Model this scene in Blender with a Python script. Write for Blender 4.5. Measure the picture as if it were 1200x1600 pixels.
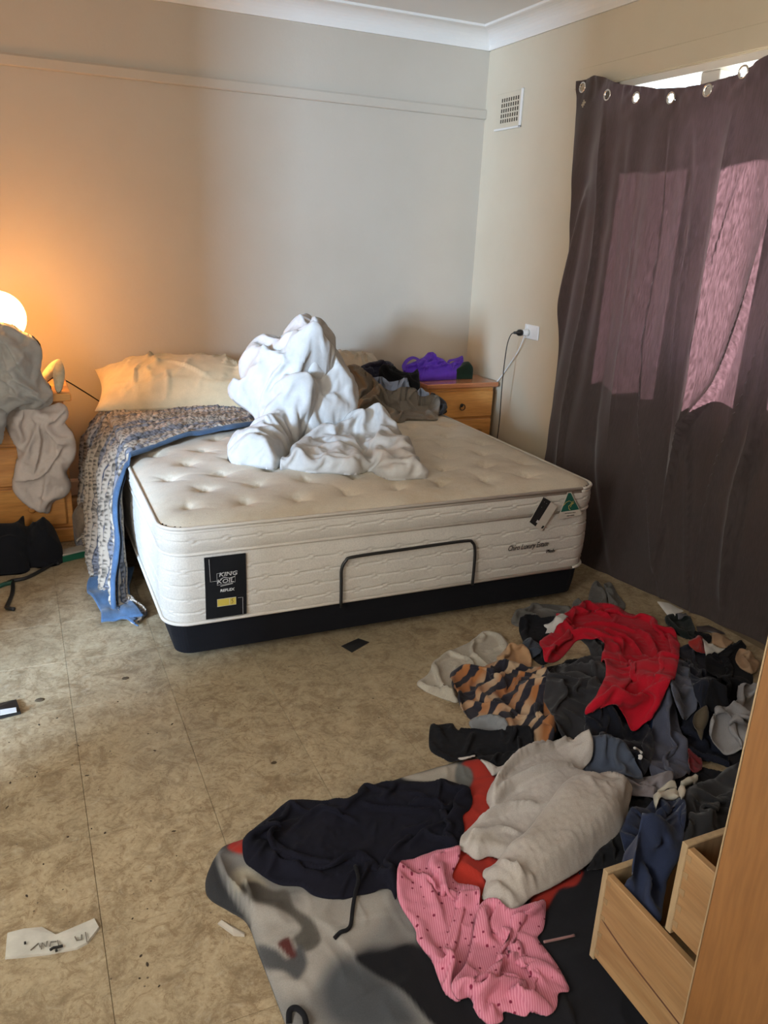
import bpy, bmesh, math, random, zlib
import numpy as np
from mathutils import Vector, Matrix
for o in list(bpy.data.objects): bpy.data.objects.remove(o)
SC = bpy.context.scene; COL = SC.collection
PI = math.pi
# ------------------------------------------------------------------ camera
FPX = 1254.43
YAW, PITCH, ROLL = 24.741, 19.071, 2.595
CAM = np.array([0.0, 0.0, 1.5])
def _rot(yaw, pitch, roll):
    yaw, pitch, roll = np.radians([yaw, pitch, roll])
    cy, sy, cp, sp = np.cos(yaw), np.sin(yaw), np.cos(pitch), np.sin(pitch)
    f = np.array([sy*cp, cy*cp, -sp]); r = np.array([cy, -sy, 0.0]); u = np.cross(r, f)
    return np.array([np.cos(roll)*r+np.sin(roll)*u, -np.sin(roll)*r+np.cos(roll)*u, f])
RM = _rot(YAW, PITCH, ROLL)
cd = bpy.data.cameras.new('camera'); cam = bpy.data.objects.new('camera', cd); COL.objects.link(cam)
cd.sensor_fit = 'HORIZONTAL'; cd.sensor_width = 36; cd.lens = 36*FPX/1200; cd.clip_start = 0.02
m4 = Matrix(((RM[0][0], RM[1][0], -RM[2][0], 0), (RM[0][1], RM[1][1], -RM[2][1], 0), (RM[0][2], RM[1][2], -RM[2][2], 1.5), (0, 0, 0, 1)))
cam.matrix_world = m4; SC.camera = cam
# ------------------------------------------------------------------ world, lights, exposure
SC.view_settings.view_transform = 'Standard'; SC.view_settings.look = 'None'
SC.view_settings.gamma = 1; SC.view_settings.use_curve_mapping = False
SC.view_settings.exposure = 0.0
w = bpy.data.worlds.new('world'); SC.world = w; w.use_nodes = True
w.node_tree.nodes['Background'].inputs[0].default_value = (0.74, 0.87, 1.0, 1)
w.node_tree.nodes['Background'].inputs[1].default_value = 9.0
def lamp(name, kind, loc, target, energy, color, **kw):
    l = bpy.data.lights.new(name, kind); l.energy = energy; l.color = color
    for k, v in kw.items(): setattr(l, k, v)
    o = bpy.data.objects.new(name, l); COL.objects.link(o); o.location = loc
    if target is not None:
        o.rotation_euler = (Vector(target)-Vector(loc)).to_track_quat('-Z', 'Y').to_euler()
    return o
lamp('sun', 'SUN', (6, 6, 4), (6-1, 6-1.1, 4-.71), 70.0, (1.0, 0.93, 0.90), angle=0.01)
# daylight through the doorway in the left wall
lamp('doorway_daylight', 'AREA', (-3.1, 0.0, 1.55), (1.8, 4.7, 0.9), 1180, (0.48, 0.69, 1.0), shape='RECTANGLE', size=0.75, size_y=0.8)
lamp('left_fill', 'AREA', (-1.2, 0.6, 1.5), (2.7, 3.4, 1.1), 68, (0.98, 0.97, 0.95), shape='RECTANGLE', size=0.9, size_y=1.3)  # added soft fill standing before the closed left wall, no window there
# added fill light in front of the solid wall behind the camera
lamp('rear_fill', 'AREA', (0.3, -1.55, 1.55), (1.0, 3.0, 0.9), 28, (1.0, 0.89, 0.76), shape='RECTANGLE', size=1.7, size_y=1.3)

# ------------------------------------------------------------------ pixel <-> world
def ray(x, y):
    return np.array([(x-600)/FPX, (800-y)/FPX, 1.0]) @ RM
def plane_at(x, y, ax, v):
    d = ray(x, y); return CAM+(v-CAM[ax])/d[ax]*d
def proj(P):
    q = (np.asarray(P)-CAM) @ RM.T
    return np.stack([600+FPX*q[..., 0]/q[..., 2], 800-FPX*q[..., 1]/q[..., 2]], -1)
CROPS = {'A': (640, 880, 2.1429), 'B': (600, 1120, 2.0), 'C': (300, 1180, 2.6087), 'D': (1000, 960, 5.0), 'E': (700, 1180, 4.0),
         'F': (880, 880, 3.75), 'G': (340, 480, 2.6087), 'I': (0, 440, 2.9625), 'J': (0, 620, 4.7045), 'K': (120, 520, 4.0),
         'L': (540, 530, 4.615), 'W': (740, 40, 2.4242), 'P': (640, 1120, 5.4545), 'Q': (840, 1080, 4.615), 'R': (780, 900, 4.0),
         'S': (1000, 1080, 6.0), 'T': (880, 1300, 4.8), 'N': (0, 460, 5.4545), 'U': (0, 1420, 6.667), 'X': (0, 0, 1.0)}
def mp(k, pts):
    ox, oy, s = CROPS[k]; return [(ox+p[0]/s, oy+p[1]/s) for p in pts]

# ------------------------------------------------------------------ object helpers
def link(o, parent=None):
    COL.objects.link(o)
    if parent is not None: o.parent = parent
    return o
def tag(o, label=None, cat=None, group=None, kind=None):
    if label: o['label'] = label
    if cat: o['category'] = cat
    if group: o['group'] = group
    if kind: o['kind'] = kind
    return o
def thing(name, label, cat, loc=(0, 0, 0), rz=0, group=None):
    o = link(bpy.data.objects.new(name, None)); o.location = loc; o.rotation_euler = (0, 0, rz); o.empty_display_size = 0.05
    return tag(o, label, cat, group)
def wpos(o):
    p = Vector((0, 0, 0)); q = o
    while q is not None: p = p+Vector(q.location); q = q.parent
    return p
def mesh_obj(name, verts, faces, m, parent=None, smooth=True, uv=None, col=None, world=False):
    """verts given in world space; a top-level mesh gets its origin at its base centre, a child the origin of its parent"""
    v = np.asarray(verts, float)
    me = bpy.data.meshes.new(name)
    if parent is None:
        org = np.array([(v[:, 0].min()+v[:, 0].max())/2, (v[:, 1].min()+v[:, 1].max())/2, v[:, 2].min()]); loc = org
    else:
        org = np.array(wpos(parent)) if not world else np.zeros(3); loc = (0, 0, 0)
        if world: org = np.zeros(3)
    me.from_pydata((v-org).tolist(), [], faces if isinstance(faces, list) else faces.tolist())
    if uv is not None:
        l = me.uv_layers.new(name='UVMap'); idx = np.empty(len(me.loops), int); me.loops.foreach_get('vertex_index', idx)
        l.data.foreach_set('uv', np.asarray(uv, np.float32)[idx].ravel())
    if col is not None:
        a = me.color_attributes.new('Col', 'FLOAT_COLOR', 'POINT')
        c = np.ones((len(v), 4), np.float32); c[:, :3] = col; a.data.foreach_set('color', c.ravel())
    if smooth: me.polygons.foreach_set('use_smooth', [True]*len(me.polygons))
    me.materials.append(m); me.update()
    o = bpy.data.objects.new(name, me); o.location = loc
    return link(o, parent)
class MB:
    """collects simple solids into one mesh, coordinates local to the parent"""
    def __init__(s): s.v = []; s.f = []
    def add(s, v, f):
        n = len(s.v); s.v += [tuple(map(float, p)) for p in v]; s.f += [tuple(i+n for i in q) for q in f]; return s
    def box(s, x0, x1, y0, y1, z0, z1, b=0.0, M=None):
        bm = bmesh.new(); bmesh.ops.create_cube(bm, size=1)
        for q in bm.verts: q.co = Vector(((x0+x1)/2+q.co.x*(x1-x0), (y0+y1)/2+q.co.y*(y1-y0), (z0+z1)/2+q.co.z*(z1-z0)))
        if b > 0: bmesh.ops.bevel(bm, geom=bm.edges[:], offset=b, segments=1, affect='EDGES')
        return s.bm(bm, M)
    def bm(s, bm, M=None):
        if M is not None: bm.transform(M)
        bm.verts.index_update(); s.add([q.co for q in bm.verts], [[q.index for q in f.verts] for f in bm.faces]); bm.free(); return s
    def cyl(s, p0, p1, r0, r1=None, n=16):
        r1 = r0 if r1 is None else r1
        return s.tube([p0, p1], [r0, r1], n)
    def tube(s, pts, r, n=8):
        pts = [Vector(p) for p in pts]; N = len(pts); rr = r if isinstance(r, (list, tuple)) else [r]*N
        vs = []; ref = None
        for i, p in enumerate(pts):
            t = (pts[min(i+1, N-1)]-pts[max(i-1, 0)]).normalized()
            if ref is None: ref = t.orthogonal().normalized()
            a = (ref-t*ref.dot(t)).normalized(); ref = a; b = t.cross(a)
            vs += [p+(a*math.cos(2*PI*k/n)+b*math.sin(2*PI*k/n))*rr[i] for k in range(n)]
        fs = [[i*n+k, i*n+(k+1) % n, (i+1)*n+(k+1) % n, (i+1)*n+k] for i in range(N-1) for k in range(n)]
        fs += [list(range(n))[::-1], [(N-1)*n+k for k in range(n)]]
        return s.add(vs, fs)
    def lathe(s, c, prof, n=24, ax='z'):
        vs = []
        for r, h in prof:
            for k in range(n):
                a = 2*PI*k/n
                q = (r*math.cos(a), r*math.sin(a), h)
                if ax == 'x': q = (h, q[0], q[1])
                if ax == 'y': q = (q[0], -h, q[1])
                vs.append((c[0]+q[0], c[1]+q[1], c[2]+q[2]))
        N = len(prof); fs = [[i*n+k, i*n+(k+1) % n, (i+1)*n+(k+1) % n, (i+1)*n+k] for i in range(N-1) for k in range(n)]
        fs += [list(range(n))[::-1], [(N-1)*n+k for k in range(n)]]
        return s.add(vs, fs)
    def build(s, name, m, parent=None, smooth=False, label=None):
        me = bpy.data.meshes.new(name); me.from_pydata(s.v, [], s.f)
        if smooth: me.polygons.foreach_set('use_smooth', [True]*len(me.polygons))
        me.materials.append(m); me.update(); o = bpy.data.objects.new(name, me)
        if label: o['label'] = label
        return link(o, parent)
def spline(pts, n=6, closed=False):
    P = [np.array(p, float) for p in pts]; N = len(P); out = []
    for i in range(N if closed else N-1):
        g = (lambda k: P[k % N]) if closed else (lambda k: P[min(max(k, 0), N-1)])
        a, b, c, d = g(i-1), g(i), g(i+1), g(i+2)
        for k in range(n):
            t = k/n; out.append(0.5*((2*b)+(-a+c)*t+(2*a-5*b+4*c-d)*t*t+(-a+3*b-3*c+d)*t**3))
    if not closed: out.append(P[-1])
    return np.array(out)

# ------------------------------------------------------------------ materials
def nodes(name):
    m = bpy.data.materials.new(name); m.use_nodes = True; nt = m.node_tree; nt.nodes.clear()
    out = nt.nodes.new('ShaderNodeOutputMaterial'); b = nt.nodes.new('ShaderNodeBsdfPrincipled'); nt.links.new(b.outputs[0], out.inputs[0])
    return m, nt, b, out
def N(nt, t, **kw):
    n = nt.nodes.new('ShaderNode'+t)
    for k, v in kw.items():
        if k.startswith('i_'):
            key = k[2:]; n.inputs[int(key) if key.isdigit() else key].default_value = v
        else: setattr(n, k, v)
    return n
def L(nt, a, b): nt.links.new(a, b)
def c4(c): return (c[0], c[1], c[2], 1)
def mixc(nt, fac, a, b, blend='MIX'):
    n = nt.nodes.new('ShaderNodeMix'); n.data_type = 'RGBA'; n.blend_type = blend
    for s, v in ((0, fac), (6, a), (7, b)):
        if hasattr(v, 'is_output'): L(nt, v, n.inputs[s])
        elif isinstance(v, (tuple, list)): n.inputs[s].default_value = c4(v)
        else: n.inputs[s].default_value = v
    return n.outputs[2]
def ramp(nt, src, stops):
    r = nt.nodes.new('ShaderNodeValToRGB'); L(nt, src, r.inputs[0]); e = r.color_ramp.elements
    while len(e) < len(stops): e.new(0.5)
    for q, (p, c) in zip(e, stops):
        q.position = p; q.color = c4(c) if isinstance(c, (tuple, list)) else (c, c, c, 1)
    return r.outputs[0]
def bump(nt, b, h, strength, dist):
    n = N(nt, 'Bump', i_Strength=strength, i_Distance=dist); L(nt, h, n.inputs['Height']); L(nt, n.outputs[0], b.inputs['Normal']); return n
def plain(name, c, rough=0.5, metal=0.0, var=0.0, sc=20, **kw):
    m, nt, b, out = nodes(name); b.inputs['Roughness'].default_value = rough; b.inputs['Metallic'].default_value = metal
    tc = N(nt, 'NewGeometry'); nz = N(nt, 'TexNoise', i_Scale=float(sc), i_Detail=4.0); L(nt, tc.outputs['Position'], nz.inputs['Vector'])
    v = var if var else 0.05
    col = mixc(nt, ramp(nt, nz.outputs[0], [(0.3, 0.0), (0.7, 1.0)]), tuple(x*(1-v) for x in c), tuple(min(1, x*(1+v)) for x in c))
    L(nt, col, b.inputs['Base Color'])
    for k, v in kw.items(): b.inputs[k].default_value = v
    return m
def fabric(name, c, rough=0.95, weave=700, wr=0.35, var=0.12, usecol=False, sheen=0.15, wd=0.004, spec=0.15):
    m, nt, b, out = nodes(name); b.inputs['Roughness'].default_value = rough
    b.inputs['Sheen Weight'].default_value = sheen; b.inputs['Sheen Roughness'].default_value = 0.5
    b.inputs['Specular IOR Level'].default_value = spec
    g = N(nt, 'NewGeometry'); pos = g.outputs['Position']
    n1 = N(nt, 'TexNoise', i_Scale=9.0, i_Detail=5.0, i_Roughness=0.6); L(nt, pos, n1.inputs['Vector'])
    n2 = N(nt, 'TexNoise', i_Scale=float(weave), i_Detail=1.0); L(nt, pos, n2.inputs['Vector'])
    n3 = N(nt, 'TexNoise', i_Scale=9.0, i_Detail=3.0, i_Distortion=1.0, noise_type='RIDGED_MULTIFRACTAL'); L(nt, pos, n3.inputs['Vector'])
    if usecol:
        a = N(nt, 'VertexColor', layer_name='Col'); base = a.outputs[0]
        base = mixc(nt, 1.0, base, ramp(nt, n1.outputs[0], [(0.25, 1-var), (0.75, 1+0.0)]), 'MULTIPLY')
    else:
        base = mixc(nt, ramp(nt, n1.outputs[0], [(0.3, 0.0), (0.7, 1.0)]), tuple(x*(1-var) for x in c), tuple(min(1, x*(1+var)) for x in c))
    base = mixc(nt, 0.35, base, mixc(nt, 1.0, base, ramp(nt, n2.outputs[0], [(0.3, 0.6), (0.7, 1.0)]), 'MULTIPLY'))
    L(nt, base, b.inputs['Base Color'])
    add = N(nt, 'Math', operation='MULTIPLY_ADD'); L(nt, n3.outputs[0], add.inputs[0]); add.inputs[1].default_value = wr
    mul = N(nt, 'Math', operation='MULTIPLY', i_1=0.08); L(nt, n2.outputs[0], mul.inputs[0]); L(nt, mul.outputs[0], add.inputs[2])
    bump(nt, b, add.outputs[0], 0.8, wd)
    return m
def wood(name, c1, c2, axis=0, scale=1.0, rough=0.4, knots=True, coat=0.2):
    m, nt, b, out = nodes(name); b.inputs['Roughness'].default_value = rough; b.inputs['Coat Weight'].default_value = coat
    g = N(nt, 'NewGeometry'); mapn = N(nt, 'Mapping'); L(nt, g.outputs['Position'], mapn.inputs[0])
    s = [14.0, 14.0, 14.0]; s[axis] = 1.3; mapn.inputs['Scale'].default_value = [q*scale for q in s]
    n1 = N(nt, 'TexNoise', i_Scale=1.5, i_Detail=6.0, i_Distortion=0.8); L(nt, mapn.outputs[0], n1.inputs['Vector'])
    n2 = N(nt, 'TexNoise', i_Scale=12.0, i_Detail=3.0); L(nt, mapn.outputs[0], n2.inputs['Vector'])
    col = mixc(nt, ramp(nt, n1.outputs[0], [(0.32, 0.0), (0.68, 1.0)]), c1, c2)
    col = mixc(nt, 0.35, col, mixc(nt, 1.0, col, ramp(nt, n2.outputs[0], [(0.35, 0.55), (0.6, 1.0)]), 'MULTIPLY'))
    if knots:
        vo = N(nt, 'TexVoronoi', i_Scale=4.5); mp2 = N(nt, 'Mapping'); s2 = [1.6, 1.6, 1.6]; s2[axis] = 0.8; mp2.inputs['Scale'].default_value = s2
        L(nt, g.outputs['Position'], mp2.inputs[0]); L(nt, mp2.outputs[0], vo.inputs['Vector'])
        col = mixc(nt, ramp(nt, vo.outputs['Distance'], [(0.05, 0.8), (0.13, 0.0)]), col, tuple(x*0.35 for x in c1))
    L(nt, col, b.inputs['Base Color']); bump(nt, b, n2.outputs[0], 0.15, 0.001)
    return m
def paint(name, c, rough=0.6, stain=0.25):
    m, nt, b, out = nodes(name); b.inputs['Roughness'].default_value = rough
    g = N(nt, 'NewGeometry'); n1 = N(nt, 'TexNoise', i_Scale=1.6, i_Detail=6.0, i_Roughness=0.65); L(nt, g.outputs['Position'], n1.inputs['Vector'])
    n2 = N(nt, 'TexNoise', i_Scale=60.0, i_Detail=3.0); L(nt, g.outputs['Position'], n2.inputs['Vector'])
    col = mixc(nt, ramp(nt, n1.outputs[0], [(0.35, 0.0), (0.75, stain)]), c, tuple(x*y for x, y in zip(c, (0.72, 0.66, 0.58))))
    L(nt, col, b.inputs['Base Color']); bump(nt, b, n2.outputs[0], 0.25, 0.002)
    return m
M = {}
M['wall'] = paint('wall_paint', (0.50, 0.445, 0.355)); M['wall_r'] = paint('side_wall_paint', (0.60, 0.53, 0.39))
M['ceil'] = paint('ceiling_paint', (0.72, 0.70, 0.64), stain=0.1); M['trim'] = paint('trim_paint', (0.74, 0.71, 0.64), 0.4, 0.1)
M['white'] = plain('white_plastic', (0.8, 0.82, 0.8), 0.3); M['black'] = plain('black_plastic', (0.012, 0.012, 0.012), 0.4)
M['dark'] = plain('vent_hole_dark', (0.05, 0.035, 0.02), 0.9)
M['pine'] = wood('orange_pine', (0.50, 0.20, 0.045), (0.66, 0.31, 0.08), 0, 1.0, 0.35)
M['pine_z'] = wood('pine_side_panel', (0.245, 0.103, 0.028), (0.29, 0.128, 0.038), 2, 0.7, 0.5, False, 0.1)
M['redwood'] = wood('reddish_top', (0.42, 0.15, 0.06), (0.52, 0.21, 0.09), 0, 1.0, 0.25, False, 0.5)
M['raw'] = wood('raw_pine', (0.35, 0.235, 0.12), (0.44, 0.31, 0.17), 2, 0.8, 0.7, False, 0)
M['raw_y'] = wood('raw_pine_side', (0.29, 0.145, 0.052), (0.42, 0.25, 0.11), 1, 1.0, 0.6, False, 0)
M['blackfab'] = fabric('black_base_fabric', (0.008, 0.008, 0.010), sheen=0.02, wr=0.05)
M['metal'] = plain('dark_metal', (0.03, 0.03, 0.035), 0.35, 0.8); M['steel'] = plain('bright_metal', (0.75, 0.72, 0.68), 0.25, 1.0)
# mattress ticking
def m_ticking():
    m = fabric('mattress_ticking', (0.62, 0.545, 0.42), weave=260, wr=0.15, var=0.06, sheen=0.1, wd=0.003)
    nt = m.node_tree; b = nt.nodes['Principled BSDF']; src = b.inputs['Base Color'].links[0].from_socket
    g = N(nt, 'NewGeometry'); n1 = N(nt, 'TexNoise', i_Scale=3.2, i_Detail=6.0, i_Roughness=0.7); L(nt, g.outputs['Position'], n1.inputs['Vector'])
    n2 = N(nt, 'TexVoronoi', i_Scale=26.0); L(nt, g.outputs['Position'], n2.inputs['Vector'])
    c = mixc(nt, ramp(nt, n1.outputs[0], [(0.48, 0.0), (0.68, 0.6)]), src, (0.42, 0.31, 0.19))
    c = mixc(nt, ramp(nt, n2.outputs['Distance'], [(0.03, 0.6), (0.06, 0.0)]), c, (0.25, 0.15, 0.08))
    L(nt, c, b.inputs['Base Color']); return m
M['tick'] = m_ticking()
M['tick_side'] = fabric('mattress_border', (0.62, 0.575, 0.50), weave=200, wr=0.02, var=0.04, sheen=0.1)
M['piping'] = fabric('mattress_piping', (0.66, 0.61, 0.53), wr=0.02, var=0.03)

# ------------------------------------------------------------------ the floor: vinyl tiles
def m_floor():
    m, nt, b, out = nodes('vinyl_tile'); b.inputs['Roughness'].default_value = 0.42; b.inputs['Specular IOR Level'].default_value = 0.35
    g = N(nt, 'NewGeometry'); P = g.outputs['Position']
    n1 = N(nt, 'TexNoise', i_Scale=55.0, i_Detail=4.0, i_Roughness=0.7, i_Distortion=1.5); L(nt, P, n1.inputs['Vector'])
    n2 = N(nt, 'TexNoise', i_Scale=10.0, i_Detail=7.0, i_Roughness=0.8, i_Distortion=0.6); L(nt, P, n2.inputs['Vector'])
    n3 = N(nt, 'TexNoise', i_Scale=1.3, i_Detail=4.0); L(nt, P, n3.inputs['Vector'])
    n4 = N(nt, 'TexVoronoi', i_Scale=34.0); L(nt, P, n4.inputs['Vector'])
    c = mixc(nt, ramp(nt, n1.outputs[0], [(0.3, 0.0), (0.7, 1.0)]), (0.335, 0.25, 0.145), (0.475, 0.375, 0.235))
    c = mixc(nt, ramp(nt, n2.outputs[0], [(0.46, 0.0), (0.64, 0.85)]), c, (0.17, 0.115, 0.06))
    n6 = N(nt, 'TexNoise', i_Scale=22.0, i_Detail=6.0, i_Roughness=0.8, i_Distortion=1.8); L(nt, P, n6.inputs['Vector'])
    c = mixc(nt, ramp(nt, n6.outputs[0], [(0.52, 0.0), (0.60, 0.65)]), c, (0.20, 0.13, 0.065))
    c = mixc(nt, ramp(nt, n6.outputs[0], [(0.36, 0.35), (0.44, 0.0)]), c, (0.50, 0.43, 0.32))
    c = mixc(nt, ramp(nt, n3.outputs[0], [(0.45, 0.0), (0.7, 0.35)]), c, (0.24, 0.20, 0.13))
    n5 = N(nt, 'TexNoise', i_Scale=20.0, i_Detail=2.0); L(nt, P, n5.inputs['Vector'])
    sp = N(nt, 'Math', operation='MULTIPLY'); L(nt, ramp(nt, n4.outputs['Distance'], [(0.06, 1.0), (0.11, 0.0)]), sp.inputs[0]); L(nt, ramp(nt, n5.outputs[0], [(0.56, 0.0), (0.6, 0.9)]), sp.inputs[1])
    c = mixc(nt, sp.outputs[0], c, (0.06, 0.04, 0.025))
    oi = N(nt, 'ObjectInfo'); c = mixc(nt, 1.0, c, ramp(nt, oi.outputs['Random'], [(0.0, 0.93), (1.0, 1.0)]), 'MULTIPLY')
    L(nt, c, b.inputs['Base Color']); bump(nt, b, n2.outputs[0], 0.1, 0.001)
    return m
M['floor'] = m_floor(); M['grout'] = plain('tile_seam_dirt', (0.19, 0.14, 0.085), 0.9)
fl = MB().box(-1.6, 2.85, -1.7, 4.85, -0.12, -0.004).build('floor', M['grout']); tag(fl, kind='structure')
TS = 0.3185; g = 0.0005
tb = MB().box(g, TS-g, g, TS-g, -0.0035, 0.0, 0.0006)
tile_me = None; X0 = 0.0465-0.0385*0-TS*4; Y0 = 1.50
for i in range(-1, 13):
    for j in range(-4, 11):
        x, y = 0.046+(i-4)*TS, Y0+j*TS
        if x < -1.3 or x+TS > 2.85 or y+TS > 4.85: continue
        if tile_me is None: t = tb.build('tile', M['floor'], fl); tile_me = t.data
        else: t = link(bpy.data.objects.new('tile', tile_me), fl)
        t.location = (x, y, 0)
# ------------------------------------------------------------------ walls, ceiling, cornice
WX, WY = 2.75, 4.75
s = MB().box(-1.6, 2.95, WY, WY+0.12, 0, 2.7).build('wall_back', M['wall']); tag(s, kind='structure')
b_ = MB(); WZ0, WZ1, WYa, WYb = 1.00, 2.243, 1.45, 3.56
b_.box(WX, WX+0.14, -1.7, WYa, 0, 2.7).box(WX, WX+0.14, WYb, WY, 0, 2.7).box(WX, WX+0.14, WYa, WYb, 0, WZ0).box(WX, WX+0.14, WYa, WYb, WZ1, 2.7)
tag(b_.build('wall_right', M['wall_r']), kind='structure')
b_ = MB(); LX = -1.25
b_.box(LX-0.12, LX, -1.7, 1.40, 0, 2.7).box(LX-0.12, LX, 1.82, WY, 0, 2.7).box(LX-0.12, LX, 1.40, 1.82, 2.1, 2.7).box(-3.6, -3.5, -1.7, 2.6, 0, 2.7).box(-3.5, -1.37, 2.5, 2.6, 0, 2.7).box(-3.5, -1.37, -1.7, -1.6, 0, 2.7).box(-3.6, -1.6, -1.75, 2.6, 2.672, 2.75).box(-3.6, -1.6, -1.7, 2.6, -.1, 0)  # boxes past the doorway are added to keep skylight out
tag(b_.build('wall_left', M['wall']), kind='structure')
b_ = MB(); b_.box(LX, -0.6, -1.72, -1.6, 0, 2.7).box(1.2, WX, -1.72, -1.6, 0, 2.7).box(-0.6, 1.2, -1.72, -1.6, 0, 2.7)
tag(b_.build('wall_front', M['wall']), kind='structure')
tag(MB().box(-1.6, 2.95, -1.75, 4.9, 2.672, 2.75).build('ceiling', M['ceil']), kind='structure')
def sweep(prof, a, b, up_dir, name, m):
    """profile (d out of the wall, z) swept from a to b; up_dir = direction out of the wall"""
    vs = []; n = len(prof)
    for p, q in ((a, 0), (b, 1)):
        for d, z in prof: vs.append((p[0]+up_dir[0]*d+(0 if q == 0 else 0), p[1]+up_dir[1]*d, z))
    fs = [[k, (k+1) % n, n+(k+1) % n, n+k] for k in range(n)]+[list(range(n))[::-1], list(range(n, 2*n))]
    o = MB().add(vs, fs).build(name, m, smooth=False); return tag(o, kind='structure')
H1 = 2.562; H2 = 2.672
cove = [(0, H1), (0.012, H1), (0.014, H1+0.010)]+[(0.014+0.088*(1-math.cos(t)), H1+0.010+0.085*math.sin(t)) for t in [k*PI/2/8 for k in range(1, 9)]]+[(0.110, H2-0.012), (0.110, H2), (0, H2)]
sweep(cove, (LX, WY), (WX, WY), (0, -1), 'trim_1', M['trim'])
sweep(cove, (WX, WY), (WX, -1.6), (-1, 0), 'trim_2', M['trim'])
rail = [(0, 2.190), (0.016, 2.190), (0.020, 2.196), (0.020, 2.236), (0.014, 2.246), (0, 2.246)]
sweep(rail, (LX, WY), (WX-0.002, WY), (0, -1), 'trim_3', M['wall'])
base = [(0, 0.0), (0.018, 0.0), (0.018, 0.08), (0.010, 0.095), (0, 0.095)]
sweep(base, (LX, WY), (WX-0.02, WY), (0, -1), 'baseboard_back', M['trim'])
sweep(base, (WX, WY), (WX, -1.6), (-1, 0), 'baseboard_right', M['trim'])
# raised lining board above the window
o = MB().box(WX-0.006, WX+0.001, 1.3, 3.852, 2.246, 2.335, 0.002).build('trim_4', M['wall_r']); tag(o, kind='structure')

# window: timber frame, mullions, glass
wd = link(bpy.data.objects.new('window_1', None)); wd.location = (WX, 0, 0); tag(wd, kind='structure')
fr = MB(); d0, d1 = 0.02, 0.12
fr.box(d0, d1, WYa, WYb, WZ0, WZ0+0.035).box(d0, d1, WYa, WYb, WZ1-0.03, WZ1).box(d0, d1, WYa, WYa+0.04, WZ0, WZ1).box(d0, d1, WYb-0.04, WYb, WZ0, WZ1)
fr.build('window_frame', M['trim'], wd)
for y in (2.95, 2.50, 2.05): MB().box(d0+.02, d1-.02, y-0.055, y+0.055, WZ0+.03, WZ1-.03, .004).build('mullion', M['trim'], wd)
MB().box(d0+.02, d1-.02, WYa+.04, WYb-.04, 2.085, 2.115, .004).build('transom', M['trim'], wd)
MB().box(-0.015, 0.03, WYa-0.03, WYb+0.03, WZ0-0.03, WZ0+0.0, .004).build('window_sill', M['trim'], wd)
def m_glass():
    m, nt, b, out = nodes('window_glass'); nt.nodes.remove(b)
    t = N(nt, 'BsdfTransparent'); gl = N(nt, 'BsdfGlossy', i_Roughness=0.02); mx = N(nt, 'MixShader', i_0=0.06)
    L(nt, t.outputs[0], mx.inputs[1]); L(nt, gl.outputs[0], mx.inputs[2]); L(nt, mx.outputs[0], out.inputs[0]); return m
def m_screen():
    m, nt, b, out = nodes('dimming_screen'); nt.nodes.remove(b)
    t = N(nt, 'BsdfTransparent', i_0=(1, 1, 1, 1)); d = N(nt, 'BsdfDiffuse', i_0=(0.05, 0.05, 0.055, 1)); mx = N(nt, 'MixShader', i_0=0.52)
    L(nt, t.outputs[0], mx.inputs[1]); L(nt, d.outputs[0], mx.inputs[2]); L(nt, mx.outputs[0], out.inputs[0]); return m
M['glass'] = m_glass(); M['screen'] = m_screen()
ys = [WYa+.04, 1.995, 2.105, 2.445, 2.555, 2.895, 3.005, WYb-.04]
for k in range(0, 8, 2): MB().box(0.065, 0.069, ys[k], ys[k+1], WZ0+.03, WZ1-.03).build('pane', M['glass'], wd)
MB().box(0.105, 0.107, 3.005, WYb-.04, WZ0+.03, 2.10).build('dimming_screen', M['screen'], wd)  # unseen mesh added over the left pane to dim its sun patch
o = MB().box(WX+0.14, WX+0.60, 0.6, 4.6, 2.33, 2.40).build('trim_5', M['trim']); tag(o, kind='structure')   # eave outside
o = MB().box(WX+0.14, 9, -4, 9, -0.3, -0.2).build('ground_outside', plain('outdoor_ground', (0.25, 0.24, 0.18), 0.9)); tag(o, kind='structure')

# wall vent
vt = thing('wall_vent', 'cream square air vent with rows of small slots on the right wall', 'vent', (WX, 4.47, 2.12))
bm = MB().box(-0.008, -0.001, -0.132, 0.140, 0, 0.19, 0.002); bm.build('vent_plate', M['wall_r'], vt)
MB().box(-0.012, -0.001, -0.142, -0.125, -0.006, 0.195, 0.002).box(-0.012, -0.001, -0.142, 0.142, -0.008, 0.004, 0.002).build('vent_rim', M['trim'], vt)
hole = None
for r in range(5):
    for c in range(8):
        if hole is None: h = MB().box(-0.0088, -0.0075, -0.006, 0.006, -0.010, 0.010).build('slot', M['dark'], vt); hole = h.data
        else: h = link(bpy.data.objects.new('slot', hole), vt)
        h.location = (0, -0.098+c*0.0245, 0.040+r*0.028)
# power point, plugs and leads
sk = thing('power_point', 'white double power point on the right wall beside the curtain', 'socket', (WX, 4.01, 0.955))
MB().box(-0.009, -0.001, -0.072, 0.072, 0, 0.082, 0.003).build('cover_plate', M['white'], sk)
for dy in (-0.05, 0.05): MB().box(-0.012, -0.008, dy-0.008, dy+0.008, 0.060, 0.074, .001).build('switch', M['white'], sk)
def cable(name, pts, r, m, label, cat='cable', n=8):
    p = spline(pts, 8); mb = MB().tube(p, r, 8)
    o = mesh_obj(name, mb.v, mb.f, m); return tag(o, label, cat)
pw = thing('white_plug', 'white piggyback plug in the power point with a black plug in its back', 'plug', (WX-0.009, 4.04, 0.99))
MB().lathe((0, 0, 0), [(0.020, -0.001), (0.021, -0.02), (0.017, -0.035), (0.017, -0.042)], 20, 'x').build('plug_body', M['white'], pw, True)
p0 = Vector((WX-0.03, 4.04, 0.972))
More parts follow.
